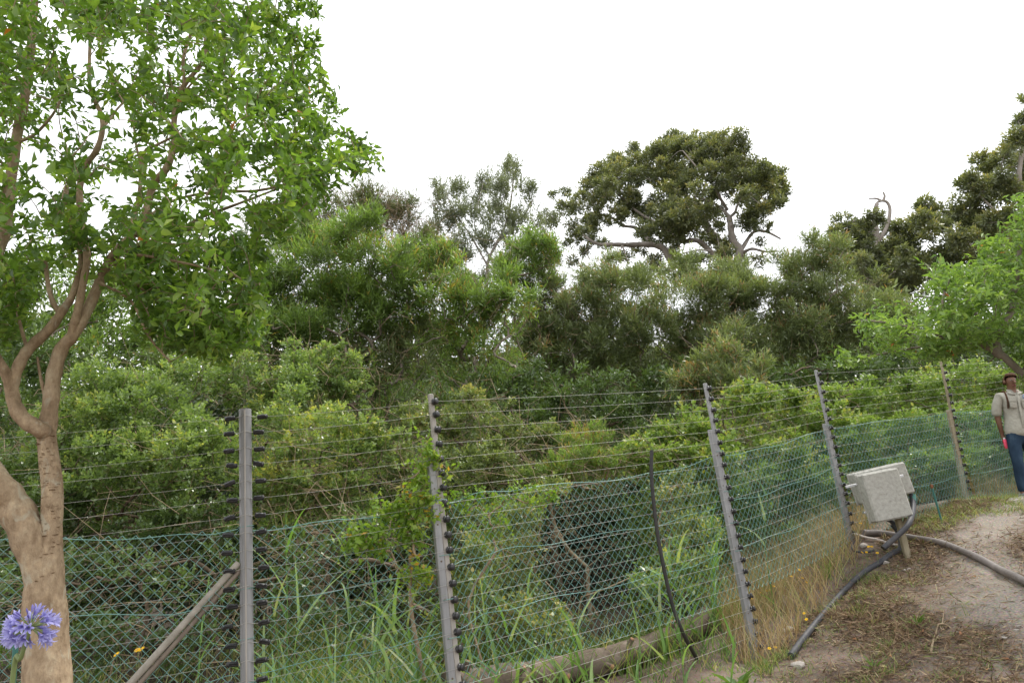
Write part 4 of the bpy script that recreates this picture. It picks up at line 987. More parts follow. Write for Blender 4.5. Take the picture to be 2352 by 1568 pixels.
yr = 6.2
rtrunk = [((2480, 1500, yr), 34), ((2470, 1200, yr), 32), ((2440, 1000, yr), 28), ((2392, 915, yr), 25), ((2350, 862, yr), 17), ((2314, 826, yr), 16), ((2292, 806, yr), 15)]
rl = [
    [((2300, 818, yr), 18), ((2270, 797, yr), 16), ((2240, 790, yr), 15), ((2205, 795, yr), 12), ((2150, 770, yr-.1), 9), ((2060, 745, yr-.2), 6), ((1985, 735, yr-.2), 4)],
    [((2296, 812, yr), 16), ((2290, 780, yr), 14), ((2320, 720, yr), 14), ((2335, 640, yr), 11), ((2345, 540, yr), 8)],
    [((2215, 795, yr), 9), ((2190, 750, yr-.2), 8), ((2165, 700, yr-.3), 6), ((2180, 640, yr-.3), 5)],
    [((2290, 780, yr), 10), ((2240, 720, yr+.2), 8), ((2180, 690, yr+.3), 6), ((2100, 680, yr+.3), 4)],
    [((2345, 868, yr), 14), ((2390, 780, yr), 12), ((2440, 640, yr), 10)],
    [((2180, 790, yr), 6), ((2090, 800, yr+.2), 5), ((1990, 820, yr+.2), 3)],
]
rpoly = [(2560, 400), (2360, 440), (2335, 450), (2325, 500), (2290, 545), (2240, 560), (2260, 590), (2225, 605), (2130, 605), (2105, 600), (2118, 640), (2135, 670), (2060, 695), (2000, 705), (1945, 730), (1975, 765), (1935, 815),
         (1940, 845), (1990, 830), (2040, 800), (2080, 825), (2150, 830), (2240, 800), (2285, 780), (2330, 800), (2350, 850), (2352, 905), (2400, 920), (2560, 880)]
boughed_tree('broadleaf_tree', 'light green leafy tree leaning in from the right edge', rtrunk, rl, rpoly, [], yr, .9, 1650, .07, .024, M['leaf_right'], M['bark_grey'], 72, m=8, tone0=.5, tip=.25, spread=.7, droop=0)

# ------------------------------------------------------------------ fence
UP = np.array([0, 0, 1.0])
PB = {k: P(*POST[k][1], POST[k][2]) for k in POST}; PT = {k: P(*POST[k][0], POST[k][2]) for k in POST}
FL = np.array([-3.9, 3.85])       # where the left run leaves the picture
FENCE = thing('electric_fence', PB['C'], 'tall electric fence of grey posts strung with many thin wires', 'fence')
n_ins = {'A': 20, 'B': 22, 'C': 25, 'D': 18, 'E': 17}
bob = Buf(); lathe(bob, [(0, -.017), (.012, -.017), (.019, -.012), (.019, -.006), (.013, -.002), (.013, .002), (.019, .006), (.019, .012), (.012, .017), (0, .017)], (0, 0, 0), (1, 0, 0), (0, 1, 0), (0, 0, 1), 14)
bob_me = bob.mesh('insulator', M['black_plastic'])
strn = Buf()
lathe(strn, [(0, -.032), (.009, -.031), (.0135, -.026), (.0135, -.02), (.011, -.016), (.0135, -.012), (.0135, .012), (.011, .016), (.0135, .02), (.0135, .026), (.009, .031), (0, .032)], (0, 0, 0), (1, 0, 0), (0, 1, 0), (0, 0, 1), 12)
box(strn, (0, 0, 0), (1, 0, 0), (0, 1, 0), (0, 0, 1), .017, .006, .027, .003)
strain_me = strn.mesh('insulator', M['black_plastic'])
ins_pos = {k: [] for k in POST}; ins_left = []
rng = np.random.default_rng(8)
order = 'ABCDE'
XY = {k: PB[k][:2] for k in order}
for i, k in enumerate(order):
    b0, t0 = PB[k].copy(), PT[k].copy()
    b0 = b0 + (b0 - t0) / np.linalg.norm(t0 - b0) * .25
    ax = nrm(t0 - b0); Lp = np.linalg.norm(t0 - b0)
    nxt = XY[order[min(i + 1, 4)]]; prv = XY[order[max(i - 1, 0)]] if i else FL
    al = np.array([*(nxt - prv), 0]); al = nrm(al - ax * al.dot(ax)); fr = nrm(np.cross(al, ax))
    if fr[1] > 0: fr = -fr
    pb = Buf()
    if k == 'A':
        tube(pb, [b0 + ax * Lp * t for t in np.linspace(0, 1, 14)], .0365, 24)
        post = build('post', pb, M['galv'], FENCE, label='thick round galvanised steel end post')
        rb = Buf(); tube(rb, [b0 + fr * .04 + ax * (Lp * t - .01) for t in np.linspace(0, 1, 8)], .0055, 8); build('rod', rb, M['strip'], post)
        rb = Buf(); tube(rb, [b0 + fr * .031 - al * .021 + ax * (Lp * t - .03) for t in np.linspace(0, 1, 8)], .003, 6); build('rod', rb, M['galv'], post)
    else:
        w, dpt = (.018, .013) if k != 'E' else (.017, .013)
        low = {'B': .43, 'C': .43, 'D': .6, 'E': .65}[k]
        box(pb, b0 + ax * Lp / 2 + al * .012, al, fr, ax, w, dpt, Lp / 2, .004)
        post = build('post', pb, M['strip'] if k in 'B' else (M['galv'] if k != 'E' else M['timber']), FENCE, smooth=False,
                     label={'B': 'steel post half hidden by a climbing vine', 'C': 'steel post with the upright rail bolted on, nearest the yellow flowers', 'D': 'steel post beside the concrete box', 'E': 'weathered timber post near the walking person'}[k])
        fix_normals(post)
        cb = Buf(); hl = (Lp - low) / 2
        wc = .024 if k != 'E' else .03
        box(cb, b0 + ax * hl - al * (w - .012 + wc + .001) - fr * .004, al, fr, ax, wc, .02, hl, .004)
        ch = build('channel' if k != 'E' else 'plank', cb, M['galv'] if k != 'E' else M['timber'], post, smooth=False); fix_normals(ch)
        for q in range(7):
            hb = Buf(); c = b0 + ax * (.35 + q * (Lp - low - .45) / 6.5) - al * (w - .012 + wc + .001) + fr * .016
            lathe(hb, [(0, .0035), (.005, .003), (.006, 0), (.006, -.003)], c, al, ax, fr, 8); build('bolt', hb, M['bark_dark'], post)
    for q in range(n_ins[k]):
        h = Lp - .05 - q * (.1 if k != 'E' else .1) * (1 if k != 'D' else 1.0)
        jit = rng.normal() * .003
        if k == 'A':
            for s in (1, -1):
                c = b0 + ax * (h + jit) + al * s * (.085 + rng.uniform(-.012, .018)) + fr * (.02 + rng.uniform(-.01, .01))
                tl_ = nrm(al + rng.normal(size=3) * .12); f2 = nrm(np.cross(ax, tl_))
                inst('insulator', strain_me, post, frame_matrix(c, f2 * 1.15, nrm(np.cross(tl_, f2)) * 1.15, tl_))
                (ins_pos['A'] if s > 0 else ins_left).append(c + al * s * .03)
                lb = Buf(); tube(lb, catmull([b0 + ax * (h + .01) + fr * .038, b0 + ax * h + al * s * .034 + fr * .03, c - al * s * .03], 4), .0016, 4); build('tie_wire', lb, M['wire'], post)
        else:
            c = b0 + ax * (h + jit) + al * .03 + fr * (.013 + .014)
            axs = nrm(fr + al * .5 + rng.normal(size=3) * .12)
            u = nrm(np.cross(ax, axs))
            inst('insulator', bob_me, post, frame_matrix(c, u * 1.22, nrm(np.cross(axs, u)) * 1.22, axs * 1.15))
            ins_pos[k].append(c + fr * .004)
            if k == 'D' and q > 1:
                lb = Buf(); tube(lb, [c - al * .06, c, c + al * .09], .0035, 5); build('bolt', lb, M['galv'], post)

def strand(a, b2, sag, r=.001):
    t = np.linspace(0, 1, 9)[:, None]
    c = a * (1 - t) + b2 * t; c[:, 2] -= 4 * sag * (t * (1 - t))[:, 0]
    b3 = Buf(); tube(b3, c, r, 4, caps=False); build('strand', b3, M['wire'], FENCE)
for a, b2 in zip(order[:-1], order[1:]):
    for q in range(min(n_ins[a], n_ins[b2])):
        strand(ins_pos[a][q], ins_pos[b2][q], rng.uniform(.0, .015))
lastE = np.array([8.2, 11.6, PT['E'][2] + .35])
for q in range(n_ins['E']):
    strand(ins_pos['E'][q], lastE - UP * (.05 + q * .1), .01)
for q in range(n_ins['A']):
    strand(ins_left[q], np.array([*FL, ins_left[q][2] - .02]), rng.uniform(0, .02), .0009)
# leaning strut of the end post
sb = Buf(); s0 = P(548, 1292, 4.28); s1 = P(300, 1568, 4.05); s1 = s0 + (s1 - s0) * 1.5
tube(sb, [s0 + (s1 - s0) * t for t in np.linspace(0, 1, 8)], .019, 12); build('strut', sb, M['wood_rod'], FENCE)
sb = Buf(); s0b = s0 + np.array([.012, .01, -.035]); tube(sb, [s0b + (s1 - s0) * t for t in np.linspace(0, 1, 8)], .014, 10); build('strut', sb, M['bark_grey'], FENCE)

CL = thing('chain_link_fence', PB['B'], 'green plastic-coated chain-link mesh fence along the posts', 'fence')
spans = [
    [(-170, 1240, 3.7), (0, 1236, 3.82), (200, 1231, 3.98), (400, 1227, 4.14), (480, 1218, 4.2), (556, 1214, 4.3)],
    [(574, 1212, 4.34), (700, 1200, 4.48), (850, 1182, 4.66), (1000, 1160, 4.83)],
    [(1030, 1150, 4.87), (1080, 1134, 5.02), (1150, 1122, 5.17), (1250, 1113, 5.42), (1400, 1097, 5.78), (1500, 1084, 6.03), (1580, 1065, 6.22), (1650, 1044, 6.43)],
    [(1660, 1042, 6.46), (1720, 1034, 6.75), (1780, 1020, 7.05), (1850, 998, 7.42), (1900, 984, 7.78)],
    [(1912, 982, 7.82), (2000, 968, 8.22), (2100, 958, 8.75), (2182, 946, 9.28)],
    [(2188, 945, 9.32), (2290, 940, 10.0), (2420, 930, 10.9)],
]
for sp_ in spans:
    top = catmull([P(*p) for p in sp_], 8)
    seg = np.r_[0, np.cumsum(np.linalg.norm(np.diff(top, axis=0), axis=1))]
    w = .0345
    def at_s(s):
        s = np.clip(s, 0, seg[-1]); return np.stack([np.interp(s, seg, top[:, a]) for a in range(3)], -1)
    nk, nj = int(seg[-1] / w), int(1.2 / w)
    j = np.arange(nj + 1)
    CB = Buf()
    dirn = nrm(np.array([*(top[-1] - top[0])[:2], 0])); nv = np.array([-dirn[1], dirn[0], 0])
    for kk in range(nk):
        s = (kk + ((j + kk) % 2)) * w + rng.normal(size=len(j)) * .0012
        pts = at_s(s); pts[:, 2] -= j * w
        pts += nv * (.0022 * np.where((j + kk) % 2, 1, -1))[:, None] + nv * (.02 * (vnoise(s * 3, j * w, 1.4, 9) - .5))[:, None]
        tube(CB, pts, .0025, 3, caps=False)
    build('mesh_panel', CB, M['green_wire'], CL, kind='stuff')
    for hh in (.012, .42, .8):
        b3 = Buf(); c = top[::3] + 0; c[:, 2] -= hh + .012 * np.sin(np.arange(len(c)) * 1.3 + hh * 9); tube(b3, c, .0023, 5, caps=False); build('line_wire', b3, M['green_wire'], CL)
for k in order:
    ax = nrm(PT[k] - PB[k])
    for hh in (.0, .35, .62, .85):
        topz = {'A': 1213, 'B': 1155, 'C': 1043, 'D': 983, 'E': 945}[k]
        p0 = PB[k] + ax * ((P(POST[k][0][0], topz, POST[k][2])[2] - PB[k][2]) / ax[2] - hh)
        r = .045 if k == 'A' else .052
        a = np.linspace(0, 6.5, 18)
        b3 = Buf(); tube(b3, p0 + np.stack([np.cos(a) * r, np.sin(a) * r * .8, a * .002], -1), .0022, 4); build('tie_wire', b3, M['green_wire'], CL)

# ------------------------------------------------------------------ climbing vine on the second post
bush('climbing_vine', 'lime green vine climbing the second fence post', 'vine', [(985, 1045, 4.74, 14, 30, .06), (968, 1110, 4.76, 26, 45, .08), (940, 1170, 4.75, 40, 50, .1), (950, 1240, 4.75, 45, 55, .1), (890, 1190, 4.7, 45, 40, .1), (985, 1180, 4.74, 16, 60, .07), (870, 1260, 4.68, 60, 45, .1), (800, 1240, 4.62, 50, 35, .1), (960, 1320, 4.78, 40, 40, .1)],
     M['leaf_vine'], M['twig_dry'], L=.045, W=.024, seed=81, m=5, cov=.95, sub=5, rel=.45, tone0=.45, spread=1.0, skirt=0, r0=.0013, up=-.1, droop=.5, base=P(975, 1560, 4.9), tone_c=.12)
bush('climbing_vine', 'thin creeper draped over the chain-link top right of the second post', 'vine', [(1060, 1150, 5.0, 30, 25, .06), (1120, 1150, 5.12, 40, 30, .06), (1190, 1140, 5.27, 40, 30, .06), (1130, 1220, 5.15, 50, 40, .06), (1250, 1140, 5.4, 40, 25, .06)],
     M['leaf_vine'], M['twig_dry'], L=.034, W=.018, seed=82, m=5, cov=.28, sub=5, rel=.45, tone0=.3, spread=1.0, skirt=0, r0=.0012, up=-.1, droop=.4, base=P(1110, 1530, 5.2), tone_c=.12)

bush('herb_patch', 'leafy pale green herbs behind the chain-link at the middle', 'weed', [(1080, 1350, 6.2, 70, 45), (1180, 1390, 6.4, 70, 40), (1030, 1420, 6, 70, 40), (1270, 1420, 6.5, 70, 30)],
     M['leaf_scrub'], M['twig_dry'], L=.05, W=.028, seed=83, m=6, cov=.7, sub=6, rel=.45, tone0=.65, spread=1.0, skirt=.3, r0=.0015, cave=True, max_r=.005)
bush('herb_patch', 'leafy weeds behind the chain-link beside the round steel post', 'weed', [(690, 1370, 5.6, 60, 60), (780, 1420, 5.7, 70, 45), (880, 1400, 5.8, 60, 45), (420, 1450, 5.5, 70, 40), (240, 1430, 5.4, 60, 40)],
     M['leaf_dark'], M['twig_dry'], L=.045, W=.026, seed=84, m=6, cov=.55, sub=6, rel=.45, tone0=.5, spread=1.0, skirt=.3, r0=.0015, cave=True, max_r=.005)  # darker leaf colour stands in for shade under the left shrubs
bush('herb_patch', 'lush green herbs between the dark hollow and the third post', 'weed', [(1570, 1300, 7.0, 70, 55), (1500, 1330, 6.9, 60, 40), (1620, 1220, 7.3, 60, 50)],
     M['leaf_shrub'], M['twig_dry'], L=.06, W=.026, seed=85, m=6, cov=.9, sub=6, rel=.45, tone0=.55, spread=.9, skirt=.3, r0=.0015, cave=True, max_r=.005)

# ------------------------------------------------------------------ grass
def project(p):
    rel = np.asarray(p) - np.array([0, 0, EYE]); cc = rel @ R_WC
    z = np.where(cc[..., 2] < -.05, -cc[..., 2], np.nan)
    return CX + F * cc[..., 0] / z, CY - F * cc[..., 1] / z

def sample_ground(rng, n, poly, box_, dens=None):
    out = np.zeros((0, 3))
    for _ in range(70):
        x, y = rng.uniform(box_[0], box_[1], 9000), rng.uniform(box_[2], box_[3], 9000)
        p = np.stack([x, y, height(x, y)], -1)
        px, py = project(p)
        ok = in_poly(np.nan_to_num(px, nan=-1e6), np.nan_to_num(py, nan=-1e6), poly)
        if dens is not None: ok &= rng.random(len(x)) < dens(x, y)
        out = np.vstack([out, p[ok]])
        if len(out) >= n: break
    return out[:n] if len(out) else np.array([[0, -3., hz(0, -3)]])

def blades(buf, rng, base, H, W, tone, lean=.45, curl=.5, seg=3, az=None):
    n = len(base); H = np.broadcast_to(H, (n,)); W = np.broadcast_to(W, (n,))
    a = rng.uniform(0, 6.283, n) if az is None else az
    dirv = np.stack([np.cos(a), np.sin(a), np.zeros(n)], -1)
    fa = rng.uniform(0, 6.283, n)
    side = np.stack([np.cos(fa), np.sin(fa), np.zeros(n)], -1)
    ln = rng.uniform(.15, 1, n) * lean; cu = rng.uniform(.2, 1, n) * curl
    V = []
    for q in range(seg + 1):
        t = q / seg
        out_ = ln * t + cu * t * t
        up_ = t * np.sqrt(np.clip(1 - (ln * .7)**2, .05, 1)) - cu * .45 * t**3
        c = base + dirv * (H * out_)[:, None] + UP * (H * up_)[:, None]
        if q < seg:
            w = W * (1 - .75 * t**1.5) * .5
            V += [c - side * w[:, None], c + side * w[:, None]]
        else:
            V.append(c)
    V = np.stack(V, 1); k = V.shape[1]
    o = (np.arange(n) * k)[:, None]
    qd = np.concatenate([o + np.array([[2*q, 2*q+1, 2*q+3, 2*q+2]]) for q in range(seg - 1)])
    tr = o + np.array([[2*seg-2, 2*seg-1, 2*seg]])
    n0 = buf.n
    tone = np.broadcast_to(tone, (n,)).astype(np.float32)
    buf.add(V.reshape(-1, 3), qd, np.tile(tone, seg - 1))
    buf.f.append(tr.astype(np.int32) + n0); buf.t.append(tone)

rng = np.random.default_rng(91)
# tall dry grass beyond the third post
poly = [(1660, 1330), (1760, 1200), (1900, 1140), (2190, 1100), (2420, 1070), (2420, 1140), (2230, 1135), (2060, 1165), (1985, 1235), (1965, 1300), (1890, 1400), (1815, 1490), (1765, 1550), (1690, 1520), (1640, 1420)]
p = sample_ground(rng, 15000, poly, (1.3, 10, 6.0, 13))
gbf = Buf(); green = np.clip((p[:, 0] - 3.8) / 2.2, 0, .75)
tn = np.where(rng.random(len(p)) < .08 + green * .4 + .28 * (vnoise(p[:, 0], p[:, 1], 1.6, 41) > .55), rng.uniform(.86, 1, len(p)), rng.uniform(0, .8, len(p)))
blades(gbf, rng, p, rng.uniform(.15, .62, len(p)) * (.55 + .8 * vnoise(p[:, 0], p[:, 1], 2.4, 42)) * np.where(p[:, 0] > 4, .75, 1), rng.uniform(.004, .008, len(p)), tn, .5, .5)
build('dry_grass', gbf, M['grass_dry'], label='tall straw-coloured grass behind the wires right of the third post', category='grass', kind='stuff') if False else props(build('dry_grass', gbf, M['grass_dry']), 'tall straw-coloured grass around the third and fourth posts', 'grass', None, 'stuff')
# green grass along the fence foot
poly = [(560, 1470), (1000, 1440), (1300, 1420), (1500, 1350), (1640, 1310), (1700, 1400), (1760, 1530), (1790, 1640), (560, 1800)]
p = sample_ground(rng, 6500, poly, (-2.5, 3, 4.0, 8), lambda x, y: np.where((y < 6.0 + .45 * (x - 1)) & (x > 0), .35, 1) * .15 + .85 * np.clip((vnoise(x, y, 2.6, 4) - .25) * 2.2, 0, 1))
gbf = Buf()
tn = np.where(rng.random(len(p)) < .28, rng.uniform(.85, 1, len(p)), rng.uniform(.1, .8, len(p)))
blades(gbf, rng, p, rng.uniform(.08, .42, len(p)) * (.35 + 1.1 * vnoise(p[:, 0], p[:, 1], 3.1, 21)) * np.where((p[:, 1] < 6.3 + .5 * (p[:, 0] - 1)) & (p[:, 0] > -.5), .24, 1), rng.uniform(.006, .015, len(p)), tn, .6, .6)
props(build('green_grass', gbf, M['grass_green']), 'rank green grass along the foot of the fence', 'grass', None, 'stuff')
# shaded grass and leaf litter behind the left chain-link
poly = [(-150, 1430), (560, 1440), (980, 1430), (980, 1600), (-150, 1640)]
p = sample_ground(rng, 1500, poly, (-5, .5, 3.4, 7))
gbf = Buf()
tn = np.where(rng.random(len(p)) < .4, rng.uniform(.85, 1, len(p)), rng.uniform(0, .7, len(p)))
blades(gbf, rng, p, rng.uniform(.06, .3, len(p)), rng.uniform(.004, .009, len(p)), tn, .7, .6)
props(build('shaded_grass', gbf, M['grass_green']), 'thin grass in the shade behind the left chain-link', 'grass', None, 'stuff')
# dead thatch on the bare soil
poly = [(1700, 1640), (1760, 1500), (1850, 1420), (2000, 1270), (2060, 1190), (2200, 1150), (2420, 1140), (2420, 1640)]
soil_d = lambda x, y: np.clip((path_dist(x, y) - .08) / .4, .1, 1) * np.clip(.22 + 1.5 * (vnoise(x, y, 1.9, 6) - .3), .08, 1)
p = sample_ground(rng, 30000, poly, (1.5, 9, 3.4, 12), soil_d)
gbf = Buf(); k = len(p)
D = nrm(np.stack([rng.normal(size=k), rng.normal(size=k), np.abs(rng.normal(size=k)) * .35], -1)); N = nrm(np.array([0, 0, 1]) + rng.normal(size=(k, 3)) * .5)
tn = np.where(rng.random(k) < .1, .99, np.clip(rng.normal(.45, .25, k), 0, .93))
add_leaves(gbf, p + UP * .006, D, N, rng.uniform(.03, .12, k), rng.uniform(.004, .009, k), tn, 'strip')
props(build('thatch', gbf, M['litter']), 'dead brown grass thatch scattered over the bare soil', 'thatch', None, 'stuff')
# living tufts on the soil
p = sample_ground(rng, 2600, poly, (1.5, 9, 3.4, 12), lambda x, y: np.clip((path_dist(x, y) - .3) / .6, 0, 1) * (.03 + np.clip((vnoise(x, y, 6.5, 12) - .66) * 5, 0, 1)))
gbf = Buf(); tn = np.where(rng.random(len(p)) < .3, rng.uniform(.85, 1, len(p)), rng.uniform(.2, .8, len(p)))
blades(gbf, rng, p, rng.uniform(.03, .11, len(p)), rng.uniform(.003, .006, len(p)), tn, .9, .6)
props(build('grass_tufts', gbf, M['grass_green']), 'small green grass tufts dotted over the bare soil', 'grass', None, 'stuff')
# green-yellow turf at the far right along the fence
poly = [(2060, 1200), (2200, 1150), (2420, 1120), (2420, 1175), (2250, 1190), (2120, 1240)]
p = sample_ground(rng, 3500, poly, (3, 10, 7, 13))
gbf = Buf(); tn = np.where(rng.random(len(p)) < .35, rng.uniform(.85, 1, len(p)), rng.uniform(.3, .85, len(p)))
blades(gbf, rng, p, rng.uniform(.03, .1, len(p)), rng.uniform(.004, .007, len(p)), tn, .8, .6)
props(build('turf', gbf, M['grass_green']), 'short yellow-green turf beside the timber post', 'grass', None, 'stuff')

# ------------------------------------------------------------------ single reeds and weeds
def reed(base, tip, n, leafL, leafW, label, seed, name='reed'):
    rng = np.random.default_rng(seed)
    base, tip = np.array(base), np.array(tip)
    T = thing(name, base, label, 'reed' if name == 'reed' else 'plant', 'reeds along the fence')
    h = np.linalg.norm(tip - base)
    c = catmull([base, base * .5 + tip * .5 + rng.normal(size=3) * .05 * h, tip], 5)
    sb = Buf(); tube(sb, c, np.linspace(.006, .0025, len(c)), 5); build('stem', sb, M['leaf_reed'], T)
    for q in range(n):
        t = .12 + .86 * q / max(n - 1, 1); p = c[int(t * (len(c) - 1))]
        a = rng.uniform(0, 6.28); lb = Buf()
        blades(lb, rng, p[None], np.array([leafL * rng.uniform(.6, 1.1)]), np.array([leafW * rng.uniform(.7, 1.1)]), np.array([rng.uniform(.25, .95)]), .9 if t < .9 else .3, .8 if t < .9 else .3, 5, np.array([a]))
        build('leaf_blade', lb, M['leaf_reed'], T)
    return T
reeds = [  # base px, tip px, Y, leaves, leaf length, width, where
    ((655, 1600), (655, 1170), 4.9, 7, .45, .022, 'tall reed just right of the round steel post'),
    ((735, 1590), (790, 1230), 5.0, 6, .4, .02, 'yellowing reed stalk leaning right between the first two posts'),
    ((610, 1600), (625, 1380), 4.6, 5, .4, .02, 'short reed at the foot of the round steel post'),
    ((850, 1600), (870, 1400), 5.0, 6, .4, .022, 'low reed midway between the first two posts'),
    ((960, 1600), (930, 1420), 4.9, 5, .36, .02, 'reed leaning left beside the second post'),
    ((1130, 1580), (1110, 1330), 5.4, 6, .4, .022, 'reed with broad blades right of the second post'),
    ((1215, 1560), (1210, 1350), 5.7, 6, .4, .024, 'upright reed left of the dark hollow'),
    ((1290, 1560), (1330, 1400), 5.8, 6, .36, .022, 'reed in front of the dark hollow'),
    ((1440, 1570), (1470, 1440), 5.4, 5, .36, .024, 'reed growing in front of the log'),
    ((1570, 1590), (1560, 1440), 5.3, 5, .36, .022, 'reed at the foot of the black pipe'),
    ((1765, 1330), (1762, 1110), 6.9, 5, .3, .026, 'single reed shoot right of the third post'),
    ((1640, 1360), (1635, 1180), 6.9, 7, .4, .02, 'reed close behind the third post'),
    ((1660, 1580), (1690, 1470), 5.2, 5, .3, .022, 'reed near the bottom left of the third post'),
    ((1020, 1610), (1085, 1450), 5.2, 6, .5, .03, 'broad-bladed reed against the right side of the second post'),
    ((1180, 1600), (1160, 1440), 5.5, 6, .5, .03, 'arching reed left of the log'),
    ((1360, 1600), (1330, 1470), 5.4, 6, .45, .03, 'arching reed across the middle of the log'),
    ((1500, 1600), (1530, 1480), 5.3, 6, .42, .028, 'reed between the log and the third post'),
    ((1550, 1400), (1560, 1230), 6.6, 7, .45, .026, 'leafy reed right of the dark hollow'),
    ((1600, 1420), (1650, 1290), 6.6, 7, .4, .024, 'reed just left of the third post'),
    ((700, 1620), (690, 1400), 4.9, 6, .5, .028, 'broad reed right of the round steel post\'s foot'),
    ((455, 1590), (470, 1400), 5.0, 5, .36, .02, 'reed in the shade left of the round steel post'),
]
for i, (b0, t0, Y, n_, lL, lW, lab) in enumerate(reeds):
    bp_, tp_ = P(*b0, Y), P(*t0, Y)
    bp_[2] = hz(bp_[0], bp_[1]) - .02
    reed(bp_, tp_, n_, lL, lW, lab, 200 + i)

rng = np.random.default_rng(401)
for i in range(24):
    first = i < 11
    x = rng.uniform(600, 960) if first else (rng.uniform(1090, 1320) if i < 17 else rng.uniform(1540, 1720)); Y = (4.75 if first else np.interp(x, [1090, 1700], [5.3, 6.7])) + rng.uniform(-.25, .35)
    b0 = P(x, 1560, Y); b0[2] = hz(b0[0], b0[1]) - .02
    t0 = b0 + np.array([rng.normal() * .12, rng.normal() * .08, rng.uniform(.3, .75)])
    reed(b0, t0, 6, rng.uniform(.32, .55), rng.uniform(.018, .032), 'slender reed in the grass between the first and second posts' if first else 'slender reed in the grass between the second and third posts', 420 + i)
def tussock(px, py, n, H, label, seed, W=.011, mat='leaf_reed'):
    rng = np.random.default_rng(seed)
    p = ground_at(px, py); T = thing('tussock', p, label, 'grass')
    for q in range(n):
        lb = Buf(); o = p + np.array([rng.normal() * .05, rng.normal() * .05, -.01])
        blades(lb, rng, o[None], np.array([H * rng.uniform(.55, 1.15)]), np.array([W * rng.uniform(.6, 1.2)]), np.array([rng.uniform(.2, 1)]), .55, .75, 6)
        build('blade', lb, M[mat], T)
tussock(1610, 1330, 70, .85, 'arching grass tussock behind the chain-link left of the third post', 301)
tussock(1690, 1330, 45, .6, 'dry-tipped tussock just right of the third post', 302)
tussock(1665, 1500, 26, .3, 'green tussock beyond the upper end of the log', 303)
tussock(2010, 1330, 40, .14, 'low green tuft beside the black hose', 304, .006, 'grass_green')
tussock(1900, 1330, 40, .3, 'green tuft at the fourth post below the brambles', 305, .007, 'grass_green')
tussock(1760, 1545, 40, .2, 'grass tuft at the foot of the third post', 306, .007, 'grass_green')

def weed(px, py, n, L, W, label, seed, mat='grass_green'):
    rng = np.random.default_rng(seed)
    p = ground_at(px, py); T = thing('weed', p, label, 'weed')
    for q in range(n):
        a = rng.uniform(0, 6.28); lb = Buf()
        d = np.array([math.cos(a), math.sin(a), rng.uniform(.4, 1.6)])
        add_leaves(lb, (p + d * .02)[None], d[None], (UP - d * .3 + rng.normal(size=3) * .2)[None], np.array([L * rng.uniform(.6, 1.1)]), np.array([W * rng.uniform(.7, 1.1)]), np.array([rng.uniform(.2, .6)]), 'fold')
        build('leaf', lb, M[mat], T)
weed(1490, 1400, 22, .26, .075, 'broad-leaved weed behind the chain-link near the black pipe', 311)
weed(1700, 1600, 10, .2, .08, 'broad-leaved weed at the bottom edge below the third post', 312)
weed(1330, 1470, 12, .18, .05, 'broad-leaved weed behind the log', 313)
weed(2010, 1540, 12, .08, .012, 'grey spiky weed on the soil below the hose', 314)
weed(2110, 1440, 14, .09, .012, 'spiky rosette weed on the soil in front of the box post', 315)

# ------------------------------------------------------------------ log, pipes, stakes
def hose(name, label, cat, pts, r, mat, parent=None, sides=12, sub=8):
    c = catmull(pts, sub); b2 = Buf(); tube(b2, c, r, sides)
    if parent is not None: return build(name, b2, mat, parent)
    return props(build(name, b2, mat, origin=pts[0]), label, cat)
rng = np.random.default_rng(17)
lp = [ground_at(x, y + 40) + UP * .065 for x, y in ((1040, 1588), (1154, 1565), (1281, 1540), (1377, 1518), (1472, 1489), (1567, 1454), (1630, 1410))]
for q_ in lp: q_[2] += .055
LOG = thing('fallen_log', lp[0], 'grey fallen log with sawn branch stubs lying below the fence', 'log')
c = catmull(lp, 8); b2 = Buf(); rr = np.linspace(.118, .098, len(c)) * (1 + .05 * np.sin(np.arange(len(c)) * .9) + rng.normal(size=len(c)) * .015)
tube(b2, c, rr, 18); build('trunk', b2, M['log'], LOG)
for t, a, ln, r in ((.03, 1.2, .1, .035), (.12, 2.3, .13, .024), (.33, -.2, .10, .034), (.52, -.15, .11, .021), (.62, .9, .1, .02), (.2, .5, .08, .02), (.8, 1.3, .1, .022)):
    i = int(t * (len(c) - 1)); ax = nrm(c[min(i+1, len(c)-1)] - c[max(i-1, 0)])
    s = nrm(np.cross(ax, UP)); s = s if s[1] < 0 else -s
    o = nrm(s * math.cos(a) + UP * math.sin(a) + ax * .25)
    sb = Buf(); tube(sb, [c[i], c[i] + o * (rr[i] + ln * .3), c[i] + o * (rr[i] + ln * .55)], [r * 1.35, r * 1.05, r], 12)
    st = build('stub', sb, M['log'], LOG)
    e = c[i] + o * (rr[i] + ln * .55); u = nrm(np.cross(o, UP)); eb = Buf()
    lathe(eb, [(0, .004), (r * .93, .003), (r * .93, -.004)], e + o * .004, u, np.cross(o, u), o, 12); build('cut_face', eb, M['cut_wood'], st)
for i, (pts, r, lab) in enumerate(((((900, 1370), (960, 1395), (1040, 1430), (1100, 1440)), .035, 'brown dead branch on the ground behind the second post'),
                                   (((800, 1290), (850, 1285), (905, 1300)), .03, 'short dead branch in the shade between the first two posts'),
                                   (((920, 1560), (1010, 1520), (1070, 1470)), .02, 'thin dead branch leaning behind the second post'))):
    pp = [P(x, y, 6.0) for x, y in pts]
    for q in pp: q[2] = max(q[2], hz(q[0], q[1]) + r)
    hose('fallen_branch', lab, 'branch', pp, np.linspace(r, r * .6, (len(pp) - 1) * 8 + 1) * .7, M['bark_dark'])

